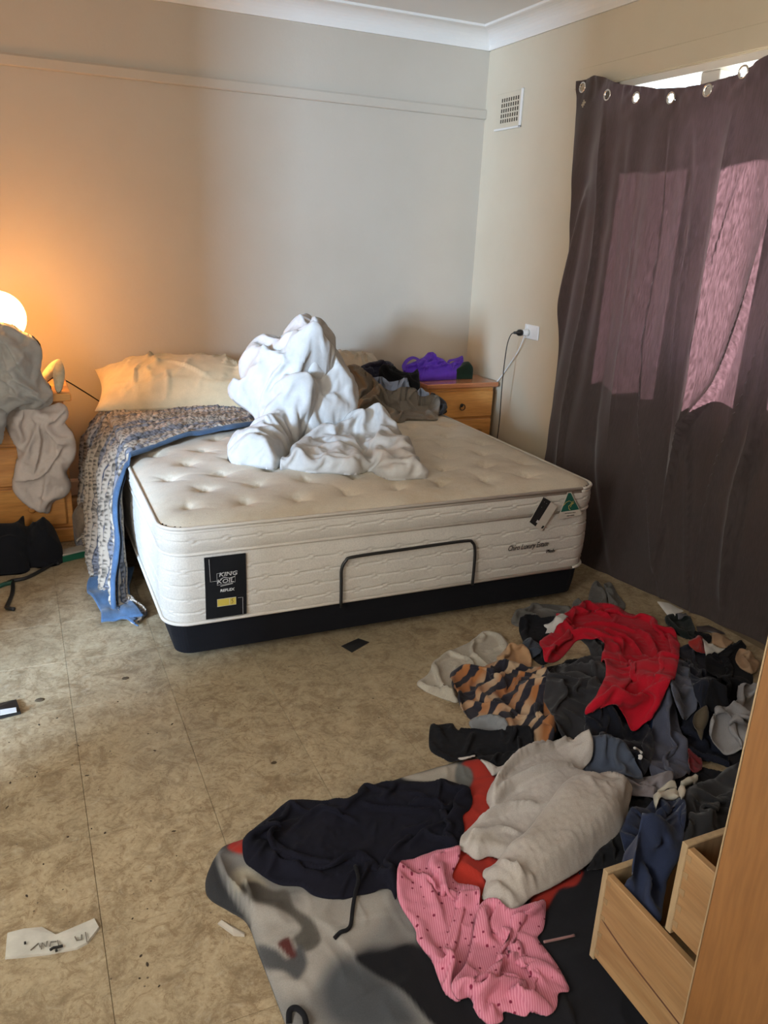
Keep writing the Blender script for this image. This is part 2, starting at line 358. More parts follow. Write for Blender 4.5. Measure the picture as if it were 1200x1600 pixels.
def bed_cable(name, pts, r, m, par):
    p = spline(pts, 8); loc = np.array(wpos(par)); mb = MB().tube([q-loc for q in p], r, 8); return mb.build(name, m, par, True)
bed_cable('lead', [(WX-0.03, 4.04, 0.985), (WX-0.03, 4.05, 0.955), (WX-0.02, 4.12, 0.86), (WX-0.015, 4.25, 0.72), (WX-0.03, 4.36, 0.58), (WX-0.03, 4.45, 0.35), (WX-0.04, 4.5, 0.02)], 0.0035, M['white'], pw)
pb = thing('black_plug', 'black plug pushed into the white plug, its black lead hanging down the wall', 'plug', (WX-0.053, 4.04, 0.99))
MB().lathe((0, 0, 0), [(0.017, 0.0), (0.019, -0.012), (0.018, -0.024), (0.009, -0.036), (0.007, -0.055)], 20, 'x').build('plug_body', M['black'], pb, True)
bed_cable('lead', [(WX-0.105, 4.04, 0.99), (WX-0.125, 4.045, 0.975), (WX-0.135, 4.06, 0.90), (WX-0.13, 4.08, 0.7), (WX-0.10, 4.12, 0.45), (WX-0.09, 4.15, 0.25), (WX-0.10, 4.15, 0.02)], 0.003, M['black'], pb)

# ------------------------------------------------------------------ cloth engine: layered height fields
def inside(P, poly):
    x, y = P[:, 0], P[:, 1]; c = np.zeros(len(P), bool); n = len(poly); j = n-1
    for i in range(n):
        xi, yi = poly[i]; xj, yj = poly[j]
        if yi != yj:
            k = ((yi > y) != (yj > y)) & (x < (xj-xi)*(y-yi)/(yj-yi)+xi); c ^= k
        j = i
    return c
def nearest(P, poly, closed=True):
    """distance, nearest point, signed side, parameter along"""
    A = np.asarray(poly, float); Bq = np.roll(A, -1, 0) if closed else A[1:]; A = A if closed else A[:-1]
    best = np.full(len(P), 1e9); npt = np.zeros_like(P); side = np.zeros(len(P)); par = np.zeros(len(P)); nS = len(A)
    for i in range(nS):
        a, d = A[i], Bq[i]-A[i]; l2 = d@d
        if l2 < 1e-14: continue
        t = np.clip(((P-a)@d)/l2, 0, 1); q = a+t[:, None]*d; e = P-q; r = (e*e).sum(1); k = r < best
        best[k] = r[k]; npt[k] = q[k]; side[k] = np.sign(d[0]*e[k, 1]-d[1]*e[k, 0]); par[k] = (i+t[k])/nS
    return np.sqrt(best), npt, side, par
def boxblur(Z, r):
    if r < 1: return Z
    for ax in (0, 1):
        for _ in range(2):
            p = np.pad(Z, [(r+1, r) if a == ax else (0, 0) for a in (0, 1)], mode='edge'); c = np.cumsum(p, axis=ax)
            Z = (np.take(c, range(2*r+1, c.shape[ax]), ax)-np.take(c, range(0, c.shape[ax]-2*r-1), ax))/(2*r+1)
    return Z
def dilate(Z, k):
    for ax in (0, 1):
        p = np.pad(Z, [(k, k) if a == ax else (0, 0) for a in (0, 1)], mode='edge'); n = Z.shape[ax]
        Z = np.max([np.take(p, range(i, i+n), ax) for i in range(0, 2*k+1)], axis=0)
    return Z
def ridge(u, v, s, seed):
    a = u+.6/s*vnoise(u, v, s*.7, seed+3); b = v+.6/s*vnoise(u, v, s*.7, seed+4)
    return np.clip(1-np.abs(vnoise(a, b, s, seed))*5, 0, 1)**1.5
def vnoise(u, v, s, seed):
    rg = np.random.RandomState(seed % 99991); T = rg.rand(64, 64)
    x, y = u*s+17.3, v*s+5.1; i, j = np.floor(x).astype(int), np.floor(y).astype(int); fx, fy = x-i, y-j
    fx = fx*fx*(3-2*fx); fy = fy*fy*(3-2*fy)
    g_ = lambda a, b: T[a % 64, b % 64]
    return (g_(i, j)*(1-fx)+g_(i+1, j)*fx)*(1-fy)+(g_(i, j+1)*(1-fx)+g_(i+1, j+1)*fx)*fy-0.5
def sm(x): x = np.clip(x, 0, 1); return x*x*(3-2*x)
def relax(X, mask, pin, Zf, F, stretch, sdir, ang, steps, kb, grav, thick, bn=5, sit=1):
    """little cloth solver: the sheet is longer than its footprint, so it buckles into folds over what lies beneath it"""
    n = np.array([math.cos(ang), math.sin(ang)]); X = X.copy(); V = np.zeros_like(X); fam = []
    def rest(a, b, bend=False):
        A, B = X[a], X[b]; m = mask[a] & mask[b]; d = B-A; l = np.linalg.norm(d, axis=-1)
        du = d[..., :2]/(np.linalg.norm(d[..., :2], axis=-1, keepdims=True)+1e-9); s = np.where(pin[a] | pin[b], 1.0, 1+stretch+sdir*(du@n)**2)
        wa, wb = np.where(pin[a], 0.0, 1.0), np.where(pin[b], 0.0, 1.0); ws = wa+wb
        return (a, b, l*s, m, wa, wb, bend)
    S = slice
    for p in (0, 1):
        fam.append(rest((S(p, -1, 2), S(None)), (S(p+1, None, 2), S(None)))); fam.append(rest((S(None), S(p, -1, 2)), (S(None), S(p+1, None, 2))))
        fam.append(rest((S(p, -1, 2), S(None, -1)), (S(p+1, None, 2), S(1, None)))); fam.append(rest((S(p, -1, 2), S(1, None)), (S(p+1, None, 2), S(None, -1))))
    nI, nJ = mask.shape
    if kb > 0:
        for k in (2, bn):
            for q in range(k+1):
                if nI > q+k+1: fam.append(rest((S(q, nI-k, k+1), S(None)), (S(q+k, None, k+1), S(None)), True))
                if nJ > q+k+1: fam.append(rest((S(None), S(q, nJ-k, k+1)), (S(None), S(q+k, None, k+1)), True))
    fx = []
    for a, b, l, m, wa, wb, bend in fam:
        sh = tuple(min(p, q) for p, q in zip(X[a].shape[:2], X[b].shape[:2])); fx.append((a, b, l, m, wa, wb, bend))
    fm = mask.ravel(); flat = None
    pin3 = pin[..., None]
    for it in range(steps):
        P0 = X.copy(); X = X+V*0.93; X[..., 2] -= grav
        X[..., :2] = np.where(pin3, P0[..., :2], X[..., :2])
        for a, b, l, m, wa, wb, bend in fx:
            A, B = X[a], X[b]; d = B-A; r = np.sqrt((d*d).sum(-1))+1e-9; c = (r-l)/r
            if bend: c = np.where(r < l*.975, c*kb, 0)
            c = np.where(m, c*.5, 0)[..., None]*d
            ca, cb = c*1.0, c*1.0
            if pin.any():
                ca[..., :2] *= wa[..., None]; cb[..., :2] *= wb[..., None]
            X[a] += ca; X[b] -= cb
        if it % 2 == 0 or it == steps-1:
            fl = F.samp(X[..., 0], X[..., 1], Zf)+thick
        X[..., 2] = np.maximum(X[..., 2], fl)
        V = np.clip(X-P0, -.004, .004)
    for _ in range(sit):
        A = X.copy(); c = np.ones(mask.shape)
        for ax in (0, 1):
            for sh in (1, -1):
                mm = np.roll(mask, sh, ax); A += np.where(mm[..., None], np.roll(X, sh, ax), 0); c += mm
        Y = X*.5+.5*A/c[..., None]; Y[..., :2] = np.where(pin3, X[..., :2], Y[..., :2]); X = Y
    X[..., 2] = np.maximum(X[..., 2], F.samp(X[..., 0], X[..., 1], Zf)+thick)
    return X
class Field:
    def __init__(s, O, U, V, u0, u1, v0, v1, g):
        s.O, s.U, s.V = np.array(O, float), np.array(U, float), np.array(V, float); s.W = np.cross(s.U, s.V)
        s.u = np.arange(u0, u1, g); s.v = np.arange(v0, v1, g); s.g = g
        s.Z = np.zeros((len(s.u), len(s.v))); s.UU, s.VV = np.meshgrid(s.u, s.v, indexing='ij')
    def to(s, P):
        q = np.asarray(P)-s.O; return np.stack([q@s.U, q@s.V, q@s.W], -1)
    def fr(s, u, v, w): return s.O+u[..., None]*s.U+v[..., None]*s.V+w[..., None]*s.W
    def samp(s, u, v, Z=None):
        Z = s.Z if Z is None else Z
        x = np.clip((u-s.u[0])/s.g, 0, len(s.u)-1.001); y = np.clip((v-s.v[0])/s.g, 0, len(s.v)-1.001)
        i, j = x.astype(int), y.astype(int); fx, fy = x-i, y-j
        return (Z[i, j]*(1-fx)+Z[i+1, j]*fx)*(1-fy)+(Z[i, j+1]*(1-fx)+Z[i+1, j+1]*fx)*fy
    def hit(s, px, lift=0.0, blur=7):
        Zb = boxblur(s.Z, blur); c = s.to(CAM); out = []; T = np.linspace(0.3, 7.5, 1400)
        for x, y in px:
            d = ray(x, y); dd = np.array([d@s.U, d@s.V, d@s.W]); p = c+T[:, None]*dd
            h = s.samp(p[:, 0], p[:, 1], Zb)+lift; k = np.argmax(p[:, 2] < h)
            if p[k, 2] >= h[k]: k = len(T)-1
            k = max(k, 1); a, b = p[k-1, 2]-h[k-1], p[k, 2]-h[k]; t = a/(a-b+1e-12); out.append(p[k-1, :2]*(1-t)+p[k, :2]*t)
        return np.array(out)
def wrinkles(P, folds, out):
    for pts, wdt, hgt, kind in folds:
        k = (P[:, 0] > pts[:, 0].min()-4*wdt) & (P[:, 0] < pts[:, 0].max()+4*wdt) & (P[:, 1] > pts[:, 1].min()-4*wdt) & (P[:, 1] < pts[:, 1].max()+4*wdt)
        if not k.any(): continue
        d, _, sd, pr = nearest(P[k], pts, False); tp = np.sqrt(np.clip(np.sin(np.clip(pr, 0.015, 0.985)*PI), 0, 1))
        if kind == 'r': q = np.exp(-(d/wdt)**2)
        elif kind == 's': q = np.where(sd > 0, np.exp(-d/(1.4*wdt)), np.exp(-(d/(0.22*wdt))**2))
        elif kind == 't': q = np.where(sd < 0, np.exp(-d/(1.4*wdt)), np.exp(-(d/(0.22*wdt))**2))
        else: q = np.exp(-(d/wdt)**2)
        out[k] += hgt*tp*q
def rand_folds(poly, rg, n, ang, jit, ln, wd, ht):
    lo, hi = poly.min(0), poly.max(0); r = []
    for _ in range(n):
        c = lo+(hi-lo)*rg.rand(2); a = ang+jit*rg.randn(); l = ln*(0.5+rg.rand()); cv = rg.randn()*0.5
        t = np.linspace(-.5, .5, 5); aa = a+cv*t
        pts = c+np.stack([np.cos(aa)*t*l, np.sin(aa)*t*l], 1)
        r.append((pts, wd*(0.6+0.8*rg.rand()), ht*(0.5+rg.rand()), 'rst'[rg.randint(3)]))
    return r
def garment(F, name, outline, m, thick=0.006, puff=0.015, r=0.03, folds=(), rnd=None, noise=0.006, nsc=9.0, blur=0.035, cr=None, uvpoly=False,
            sharp=False, sim=0, st=.05, sd=.05, sang=0.0, kb=.35, grav=.00018, bn=3, sit=1, thin=None, wz=False, parent=None, label=None, cat=None, group=None, paintf=None, zback=None, wback=None, update=True, lift=None, raw=False, seed=None, fill=None):
    seed = zlib.crc32((name+(label or '')).encode()) if seed is None else seed; rg = np.random.RandomState(seed % (2**31))
    if not uvpoly: poly = F.hit(outline, thick*0.8 if lift is None else lift)
    else: poly = np.array(outline, float)
    if not sharp: poly = spline(poly, 5, True)
    lo, hi = poly.min(0)-2*F.g, poly.max(0)+2*F.g
    i0, i1 = np.searchsorted(F.u, lo[0]), np.searchsorted(F.u, hi[0]); j0, j1 = np.searchsorted(F.v, lo[1]), np.searchsorted(F.v, hi[1])
    U_, V_ = F.UU[i0:i1, j0:j1], F.VV[i0:i1, j0:j1]; nI, nJ = U_.shape
    P = np.stack([U_.ravel(), V_.ravel()], 1); ins = inside(P, poly)
    cc = P.reshape(nI, nJ, 2)[:-1, :-1]+F.g/2; cin = inside(cc.reshape(-1, 2), poly).reshape(nI-1, nJ-1)
    ii, jj = np.nonzero(cin); idx = np.arange(nI*nJ).reshape(nI, nJ)
    quads = np.stack([idx[ii, jj], idx[ii+1, jj], idx[ii+1, jj+1], idx[ii, jj+1]], 1)
    used = np.unique(quads); mapi = -np.ones(nI*nJ, int); mapi[used] = np.arange(len(used)); quads = mapi[quads]
    Q = P[used].copy(); d, npt, _, _ = nearest(Q, poly); inn = ins[used]
    cu_ = np.zeros((nI+1, nJ+1), int); cu_[1:-1, 1:-1] = cin; nb = cu_[:-1, :-1]+cu_[1:, :-1]+cu_[:-1, 1:]+cu_[1:, 1:]; snap = (nb.ravel()[used] < 4) | (~inn); Q[snap] = npt[snap]; d = np.where(snap, 0, d)
    Zw = F.Z[i0:i1, j0:j1].copy()
    pad = int(blur/F.g)+1; a0, a1, b0, b1 = max(i0-2*pad, 0), i1+2*pad, max(j0-2*pad, 0), j1+2*pad
    Zb = F.Z.copy(); Zb[a0:a1, b0:b1] = boxblur(dilate(F.Z[a0:a1, b0:b1], max(1, int(pad*.6))), pad)
    z0 = F.samp(Q[:, 0], Q[:, 1]); zb = F.samp(Q[:, 0], Q[:, 1], Zb); zs = F.samp(Q[:, 0], Q[:, 1], boxblur(F.Z, 2)); bse = zs+(np.maximum(zb, zs)-zs)*sm(d/0.06)
    e = np.sin(PI/2*np.clip(d/r, 0, 1))**.8
    fl_ = []
    for f in folds:
        pp = F.hit(f[0], thick) if not uvpoly else np.array(f[0], float)
        fl_.append((spline(pp, 4), f[1], f[2], f[3] if len(f) > 3 else 'r'))
    if rnd: 
        for rr in (rnd if isinstance(rnd[0], (list, tuple)) else [rnd]): fl_ += rand_folds(poly, rg, *rr)
    dsp = np.zeros(len(Q)); wrinkles(Q, fl_, dsp)
    dsp += noise*(vnoise(Q[:, 0], Q[:, 1], nsc, seed)*2+vnoise(Q[:, 0], Q[:, 1], nsc*2.7, seed+1))
    ca = noise if cr is None else cr
    dsp += ca*(ridge(Q[:, 0], Q[:, 1], 7.0, seed+11)+.5*ridge(Q[:, 0], Q[:, 1], 15.0, seed+12))
    edge_w = noise*1.5*vnoise(Q[:, 0], Q[:, 1], nsc*1.5, seed+7)*(1-e)
    top = bse+thick+np.maximum(e*(puff+dsp), -0.6*thick*np.ones_like(e)-0.0*e)+np.maximum(edge_w, 0)
    top = np.maximum(top, z0+min(thick*0.5, 0.004))
    if sim:
        X = np.zeros((nI*nJ, 3)); X[used, 0] = Q[:, 0]; X[used, 1] = Q[:, 1]; X[used, 2] = top+.0015*rg.randn(len(Q))*(e > .1)
        mk = np.zeros(nI*nJ, bool); mk[used] = True; pn = np.zeros(nI*nJ, bool); pn[used[snap]] = True
        Zs = boxblur(dilate(F.Z, 2), 1)
        X = relax(X.reshape(nI, nJ, 3), mk.reshape(nI, nJ), pn.reshape(nI, nJ), Zs, F, st, sd, sang, sim, kb, grav, .004, bn, sit).reshape(-1, 3)[used]
        Q = X[:, :2].copy(); top = X[:, 2]; z0 = np.minimum(F.samp(Q[:, 0], Q[:, 1]), top-.003)
    T3 = F.fr(Q[:, 0], Q[:, 1], top)
    if wback is not None: B3 = F.fr(Q[:, 0], Q[:, 1], np.full(len(Q), wback))
    elif wz: B3 = F.fr(Q[:, 0], Q[:, 1], np.minimum(F.samp(Q[:, 0], Q[:, 1], F.Z0)-.003, top-.004))
    elif thin or (sim and zback is None): B3 = T3-np.array(F.W)*.0035
    elif zback is not None: B3 = T3.copy(); B3[:, 2] = np.minimum(zback, T3[:, 2]-0.004)
    else: B3 = F.fr(Q[:, 0], Q[:, 1], z0+0.0008)
    n = len(Q)
    ed = np.concatenate([quads[:, [0, 1]], quads[:, [1, 2]], quads[:, [2, 3]], quads[:, [3, 0]]]); key = ed[:, 0]*n+ed[:, 1]; rev = ed[:, 1]*n+ed[:, 0]
    be = ed[~np.isin(key, rev)]
    # round hem: an intermediate ring
    faces = np.concatenate([quads, quads[:, ::-1]+n, np.stack([be[:, 1], be[:, 0], be[:, 0]+n, be[:, 1]+n], 1)])
    if update:
        if sim:
            for oi_, oj_ in ((0, 0), (.5, .5), (.5, -.5), (-.5, .5), (-.5, -.5)):
                a_ = np.clip(np.round((Q[:, 0]-F.u[0])/F.g+oi_*.8).astype(int), 0, len(F.u)-1); b_2 = np.clip(np.round((Q[:, 1]-F.v[0])/F.g+oj_*.8).astype(int), 0, len(F.v)-1)
                np.maximum.at(F.Z, (a_, b_2), top)
            Zw = F.Z[i0:i1, j0:j1].copy()
        PP = P; full = np.full(len(PP), np.nan); full[used] = np.where(snap, np.nan, top); full = full.reshape(nI, nJ)
        Zn = np.where(np.isnan(full), Zw, np.maximum(Zw, full)); F.Z[i0:i1, j0:j1] = Zn
    verts = np.concatenate([T3, B3]); uv = np.concatenate([Q, Q]); col = None
    if paintf is not None: c = paintf(proj(T3), Q); col = np.concatenate([c, c])
    if raw: return verts, faces, uv, col
    o = mesh_obj(name, verts, faces, m, parent, True, uv, col)
    if label and parent is None: tag(o, label, cat, group)
    elif label: o['label'] = label
    return o
def join_raw(name, parts, m, parent=None):
    v, f, u = [], [], []; n = 0; cs = []
    for a, b, c, d in parts: v.append(a); f.append(b+n); u.append(c); n += len(a); cs.append(d)
    col = np.concatenate(cs) if cs[0] is not None else None
    return mesh_obj(name, np.concatenate(v), np.concatenate(f), m, parent, True, np.concatenate(u), col)
def painter(base, regs):
    def f(px, uv):
        c = np.tile(np.array(base, float), (len(px), 1))
        for poly, colr, soft in regs:
            poly = spline(poly, 4, True); d, _, _, _ = nearest(px, poly); s_ = np.where(inside(px, poly), d, -d)
            a = sm(s_/soft*0.5+0.5)[:, None]; c = c*(1-a)+np.array(colr)*a
        return c
    return f
# ------------------------------------------------------------------ bed base
bx0, bx1, by0, by1 = 0.385, 2.19, 2.605, 4.645
bb = thing('bed_base', 'low black fabric bed base on short feet under the bare mattress', 'bed base', ((bx0+bx1)/2, by0, 0))
def rrect(x0, x1, y0, y1, r, n=8):
    o = []
    for cx, cy, a in ((x1-r, y0+r, -PI/2), (x1-r, y1-r, 0), (x0+r, y1-r, PI/2), (x0+r, y0+r, PI)):
        o += [(cx+r*math.cos(a+PI/2*k/n), cy+r*math.sin(a+PI/2*k/n)) for k in range(n+1)]
    return o
def ring_solid(rings, name, m, par, off, smooth=True):
    n = len(rings[0][0]); vs = []
    for pts, z in rings: vs += [(p[0]-off[0], p[1]-off[1], z-off[2]) for p in pts]
    N_ = len(rings); fs = [[i*n+k, i*n+(k+1) % n, (i+1)*n+(k+1) % n, (i+1)*n+k] for i in range(N_-1) for k in range(n)]
    fs += [list(range(n))[::-1], [(N_-1)*n+k for k in range(n)]]
    return MB().add(vs, fs).build(name, m, par, smooth)
off = ((bx0+bx1)/2, by0, 0)
ring_solid([(rrect(bx0+.05, bx1-.05, by0+.04, by1-.02, .05), .022), (rrect(bx0+.03, bx1-.03, by0+.016, by1-.01, .06), .035), (rrect(bx0+.02, bx1-.02, by0+.010, by1, .06), .10), (rrect(bx0+.015, bx1-.015, by0+.010, by1, .06), .158)], 'platform', M['blackfab'], bb, off, False)
for sx in (-.62, .62):
    for y in (.35, 1.7): MB().cyl((sx, y, 0), (sx, y, .03), .03, .026, 16).build('foot', M['black'], bb)
# mattress retainer bar
def Y0pt(px, y=by0-0.004): return plane_at(px[0], px[1], 1, y)
rb = [Y0pt(p) for p in ((529, 945), (529.5, 905), (530, 885), (537, 872), (550, 866), (640, 853), (720, 842), (733, 844), (737, 855), (736, 880), (733, 910))]
rbp = spline([rb[0], rb[1], rb[2], rb[3], rb[4], rb[5], rb[6], rb[7], rb[8], rb[9], rb[10]], 5); rbp[:, 1] = by0-0.030
MB().tube([p-np.array(off) for p in rbp], 0.0062, 10).build('retainer_bar', M['black'], bb, True)
# ------------------------------------------------------------------ mattress
mt = thing('mattress', 'bare cream pillow-top mattress with tufts, yellow stains and swing tags', 'mattress', ((bx0+bx1)/2, by0, .16))
ZB, ZM, ZT = 0.160, 0.428, 0.525
offm = np.array(((bx0+bx1)/2, by0, .16))
def border(name, za, zb_, rows, lines, bulge, m, inset=0.0, phase=0.0):
    x0, x1, y0, y1, r = bx0, bx1, by0, by1, 0.085
    per = []; step = 0.009
    def seg(ax, ay, bx_, by_, nx, ny):
        n = int(math.hypot(bx_-ax, by_-ay)/step); 
        for k in range(n): per.append((ax+(bx_-ax)*k/n, ay+(by_-ay)*k/n, nx, ny))
    def arc(cx, cy, a0):
        n = 14
        for k in range(n): a = a0+PI/2*k/n; per.append((cx+r*math.cos(a), cy+r*math.sin(a), math.cos(a), math.sin(a)))
    seg(x0+r, y0, x1-r, y0, 0, -1); arc(x1-r, y0+r, -PI/2); seg(x1, y0+r, x1, y1-r, 1, 0); arc(x1-r, y1-r, 0)
    seg(x1-r, y1, x0+r, y1, 0, 1); arc(x0+r, y1-r, PI/2); seg(x0, y1-r, x0, y0+r, -1, 0); arc(x0+r, y0+r, PI)
    per = np.array(per); nP = len(per); dd = np.linalg.norm(np.roll(per[:, :2], -1, 0)-per[:, :2], axis=1); sarc = np.concatenate([[0], np.cumsum(dd)[:-1]])
    zs = np.linspace(za, zb_, rows); vs = []
    for z in zs:
        t = (z-za)/(zb_-za); b = bulge*(np.sin(PI*t)**0.55)-inset
        disp = np.full(nP, b)
        for zl, ph in lines:
            ds = (sarc+ph+phase) % 0.118-0.059; rr = np.sqrt((ds)**2+(z-zl)**2)
            lz = np.abs(z-zl-0.0008*np.sin(sarc*26+ph*40)); near = rr < 0.013
            gr = np.where(near, -0.0045*np.exp(-((rr-0.010)/0.003)**2)+0.003*np.exp(-(rr/0.005)**2), -0.0055*np.exp(-(lz/0.0028)**2))
            disp = disp+gr
        disp = disp+0.0015*vnoise(sarc, np.full(nP, z*1.5), 3.0, 5)
        vs.append(np.stack([per[:, 0]+per[:, 2]*disp, per[:, 1]+per[:, 3]*disp, np.full(nP, z)], 1))
    vs = np.concatenate(vs); i = np.arange(rows-1)[:, None]; k = np.arange(nP)[None]; k2 = (k+1) % nP
    f = np.stack([np.broadcast_to(i*nP+k, (rows-1, nP)), i*nP+k2, (i+1)*nP+k2, (i+1)*nP+k], -1).reshape(-1, 4)
    return mesh_obj(name, vs, f, m, mt)
border('lower_border', ZB, ZM, 110, [(0.205, .02), (0.258, .07), (0.311, .03), (0.364, .09)], 0.014, M['tick_side'])
border('pillow_border', ZM, ZT, 44, [(0.478, .05)], 0.016, M['tick_side'], 0.0)
for z, o_ in ((ZB+.004, .008), (ZM, .006), (ZT, .010), (ZT-0.014, .007)):
    pts = rrect(bx0-o_, bx1+o_, by0-o_, by1+o_, .09, 8); pts.append(pts[0])
    MB().tube([(p[0]-offm[0], p[1]-offm[1], z-offm[2]) for p in pts], 0.0065, 8).build('piping', M['piping'], mt, True)
TF = Field((0, 0, 0), (1, 0, 0), (0, 1, 0), bx0-.05, bx1+.05, by0-.05, by1+.05, 0.0085)
def mattress_top():
    poly = np.array(rrect(bx0, bx1, by0, by1, .088, 10)); F = TF
    P = np.stack([F.UU.ravel(), F.VV.ravel()], 1); nI, nJ = F.UU.shape
    cc = (P+F.g/2).reshape(nI, nJ, 2)[:-1, :-1].reshape(-1, 2); cin = inside(cc, poly).reshape(nI-1, nJ-1); ii, jj = np.nonzero(cin)
    idx = np.arange(nI*nJ).reshape(nI, nJ); q = np.stack([idx[ii, jj], idx[ii+1, jj], idx[ii+1, jj+1], idx[ii, jj+1]], 1)
    used = np.unique(q); mm = -np.ones(nI*nJ, int); mm[used] = np.arange(len(used)); q = mm[q]; Q = P[used].copy()
    ins = inside(Q, poly); d, npt, _, _ = nearest(Q, poly); sn = (~ins) | (d < .3*F.g); Q[sn] = npt[sn]; d[sn] = 0
    z = ZT+0.036*(1-np.exp(-d/0.055))+0.006*vnoise(Q[:, 0], Q[:, 1], 4, 3)+0.004*vnoise(Q[:, 0], Q[:, 1], 11, 4)
    rg = random.Random(4); k = 0
    for r in range(11):
        for c in range(9):
            x = bx0+.11+c*.205+(0.10 if r % 2 else 0); y = by0+.14+r*.185
            if x > bx1-.07: continue
            dx, dy = Q[:, 0]-x, Q[:, 1]-y; rr = np.hypot(dx, dy)
            z -= 0.015*np.exp(-(rr/.045)**2)
            z += -0.0065*np.exp(-(np.abs(np.abs(dx)-0.011*np.sin(np.clip(dy/.035, -1, 1)*PI)*1.2)/.0045)**2)*(np.abs(dy) < .036)
            for m_ in range(4):
                a = rg.uniform(0, 6.28); ln = rg.uniform(.06, .13); t = dx*math.cos(a)+dy*math.sin(a); sd = -dx*math.sin(a)+dy*math.cos(a)+0.10*t*t*rg.uniform(-1, 1)
                z -= 0.0065*np.exp(-(sd/.0085)**2)*np.clip(1-t/ln, 0, 1)*(t > 0)
    TF.Z[:] = 0.35; zz = np.full(nI*nJ, np.nan); zz[used] = z; zz = zz.reshape(nI, nJ); TF.Z = np.where(np.isnan(zz), 0.52, zz)
    mesh_obj('quilted_top', np.column_stack([Q, z]), q, M['tick'], mt)
mattress_top()
# brand label, embroidery, tags
def txt(body, size, m, par, P, ux, uz, name='lettering', extr=0.0006, shear=0.0, bold=0.0, align='CENTER', sx=1.0):
    c = bpy.data.curves.new('t', 'FONT'); c.body = body; c.size = size; c.extrude = extr; c.shear = shear; c.offset = bold; c.align_x = align; c.resolution_u = 2
    t = bpy.data.objects.new('t', c); COL.objects.link(t); dg = bpy.context.evaluated_depsgraph_get(); dg.update()
    me = bpy.data.meshes.new_from_object(t.evaluated_get(dg)); bpy.data.objects.remove(t)
    ux = Vector(ux).normalized(); uz = Vector(uz).normalized(); n = ux.cross(uz)
    P = Vector(P)-wpos(par)
    me.transform(Matrix(((ux.x*sx, uz.x, n.x, P.x), (ux.y*sx, uz.y, n.y, P.y), (ux.z*sx, uz.z, n.z, P.z), (0, 0, 0, 1))))
    me.materials.clear(); me.materials.append(m); o = bpy.data.objects.new(name, me); return link(o, par)
def print_m(name, c, rough=0.6): return plain(name, c, rough)
M['lblwhite'] = print_m('label_white', (0.55, 0.53, 0.50)); M['gold'] = print_m('label_gold', (0.50, 0.38, 0.06)); M['ink'] = print_m('black_ink', (0.012, 0.012, 0.012))
M['labelblk'] = fabric('label_black', (0.010, 0.010, 0.011), sheen=0.03, wr=0.02); M['green'] = print_m('tag_green', (0.01, 0.10, 0.07)); M['card'] = print_m('tag_card', (0.55, 0.50, 0.42)); M['goldline'] = print_m('gold_line', (0.7, 0.5, 0.12))
yl = by0-0.0185
def on_front(px, py, y=yl): return plane_at(px, py, 1, y)
a, b2, c_, d_ = on_front(320, 872), on_front(384, 866), on_front(386, 960), on_front(322, 968)
lx0, lx1, lz0, lz1 = (a[0]+d_[0])/2, (b2[0]+c_[0])/2, (c_[2]+d_[2])/2, (a[2]+b2[2])/2
lb = MB()
nz = 14
vs = []
for k in range(nz+1):
    t = k/nz; z = lz0+(lz1-lz0)*t; y = -(0.0165+0.003*math.sin(PI*t)*1.0)
    vs += [(lx0-offm[0], y, z-offm[2]), (lx1-offm[0], y, z-offm[2])]
nn = len(vs); vs += [(v[0], v[1]+.006, v[2]) for v in vs]
fs = [(2*k, 2*k+1, 2*k+3, 2*k+2) for k in range(nz)]+[(nn+2*k, nn+2*k+2, nn+2*k+3, nn+2*k+1) for k in range(nz)]+[(2*k, 2*k+2, nn+2*k+2, nn+2*k) for k in range(nz)]+[(2*k+1, nn+2*k+1, nn+2*k+3, 2*k+3) for k in range(nz)]+[(0, nn, nn+1, 1), (nn-2, nn-1, 2*nn-1, 2*nn-2)]
label = lb.add(vs, fs).build('brand_label', M['labelblk'], mt); label['label'] = 'black satin brand label'
cx = (lx0+lx1)/2; yt = by0-0.0212
def lp(fx, fz): return (lx0+(lx1-lx0)*fx, yt, lz1-(lz1-lz0)*fz)
wl, hl = lx1-lx0, lz1-lz0
txt('KING', 0.022, M['lblwhite'], label, lp(.55, .315), (1, 0, 0), (0, 0, 1), shear=.15, sx=1.25)
txt('KOIL', 0.022, M['lblwhite'], label, lp(.48, .425), (1, 0, 0), (0, 0, 1), shear=.15, sx=1.25)
txt('REFLEX', 0.014, M['lblwhite'], label, lp(.52, .565), (1, 0, 0), (0, 0, 1), shear=.1, bold=.0003, sx=1.1)
def thin(pts, r, m, par, name, y=yt):
    p = [Vector((q[0], y, q[2]))-wpos(par) for q in pts]; return MB().tube(p, r, 4).build(name, m, par)
thin([lp(.10, .02), lp(.12, .38), lp(.28, .38)], .0007, M['lblwhite'], label, 'printed_line')
thin([lp(.90, .98), lp(.90, .70), lp(.78, .70)], .0007, M['lblwhite'], label, 'printed_line')
thin([lp(.28, .26), lp(.72, .26), lp(.72, .43), lp(.28, .45), lp(.28, .26)], .0006, M['lblwhite'], label, 'printed_line')
thin(spline([lp(.36, .36), lp(.46, .335), lp(.58, .355), lp(.72, .34)], 5), .0012, M['lblwhite'], label, 'printed_line')
thin([lp(.36, .47), lp(.66, .45)], .0012, M['lblwhite'], label, 'printed_line')
g0, g1 = lp(.27, .68), lp(.73, .80); q = wpos(label)
MB().box(g0[0]-q.x, g1[0]-q.x, yt-.0008-q.y, yt+.001-q.y, g1[2]-q.z, g0[2]-q.z).build('gold_patch', M['gold'], label)
thin([lp(.27, .68), lp(.73, .68), lp(.73, .80), lp(.27, .80), lp(.27, .68)], .0007, M['lblwhite'], label, 'printed_line', yt-.001)
thin(spline([lp(.66, .70), lp(.62, .72), lp(.66, .745), lp(.62, .78)], 4), .0009, M['ink'], label, 'printed_line', yt-.001)
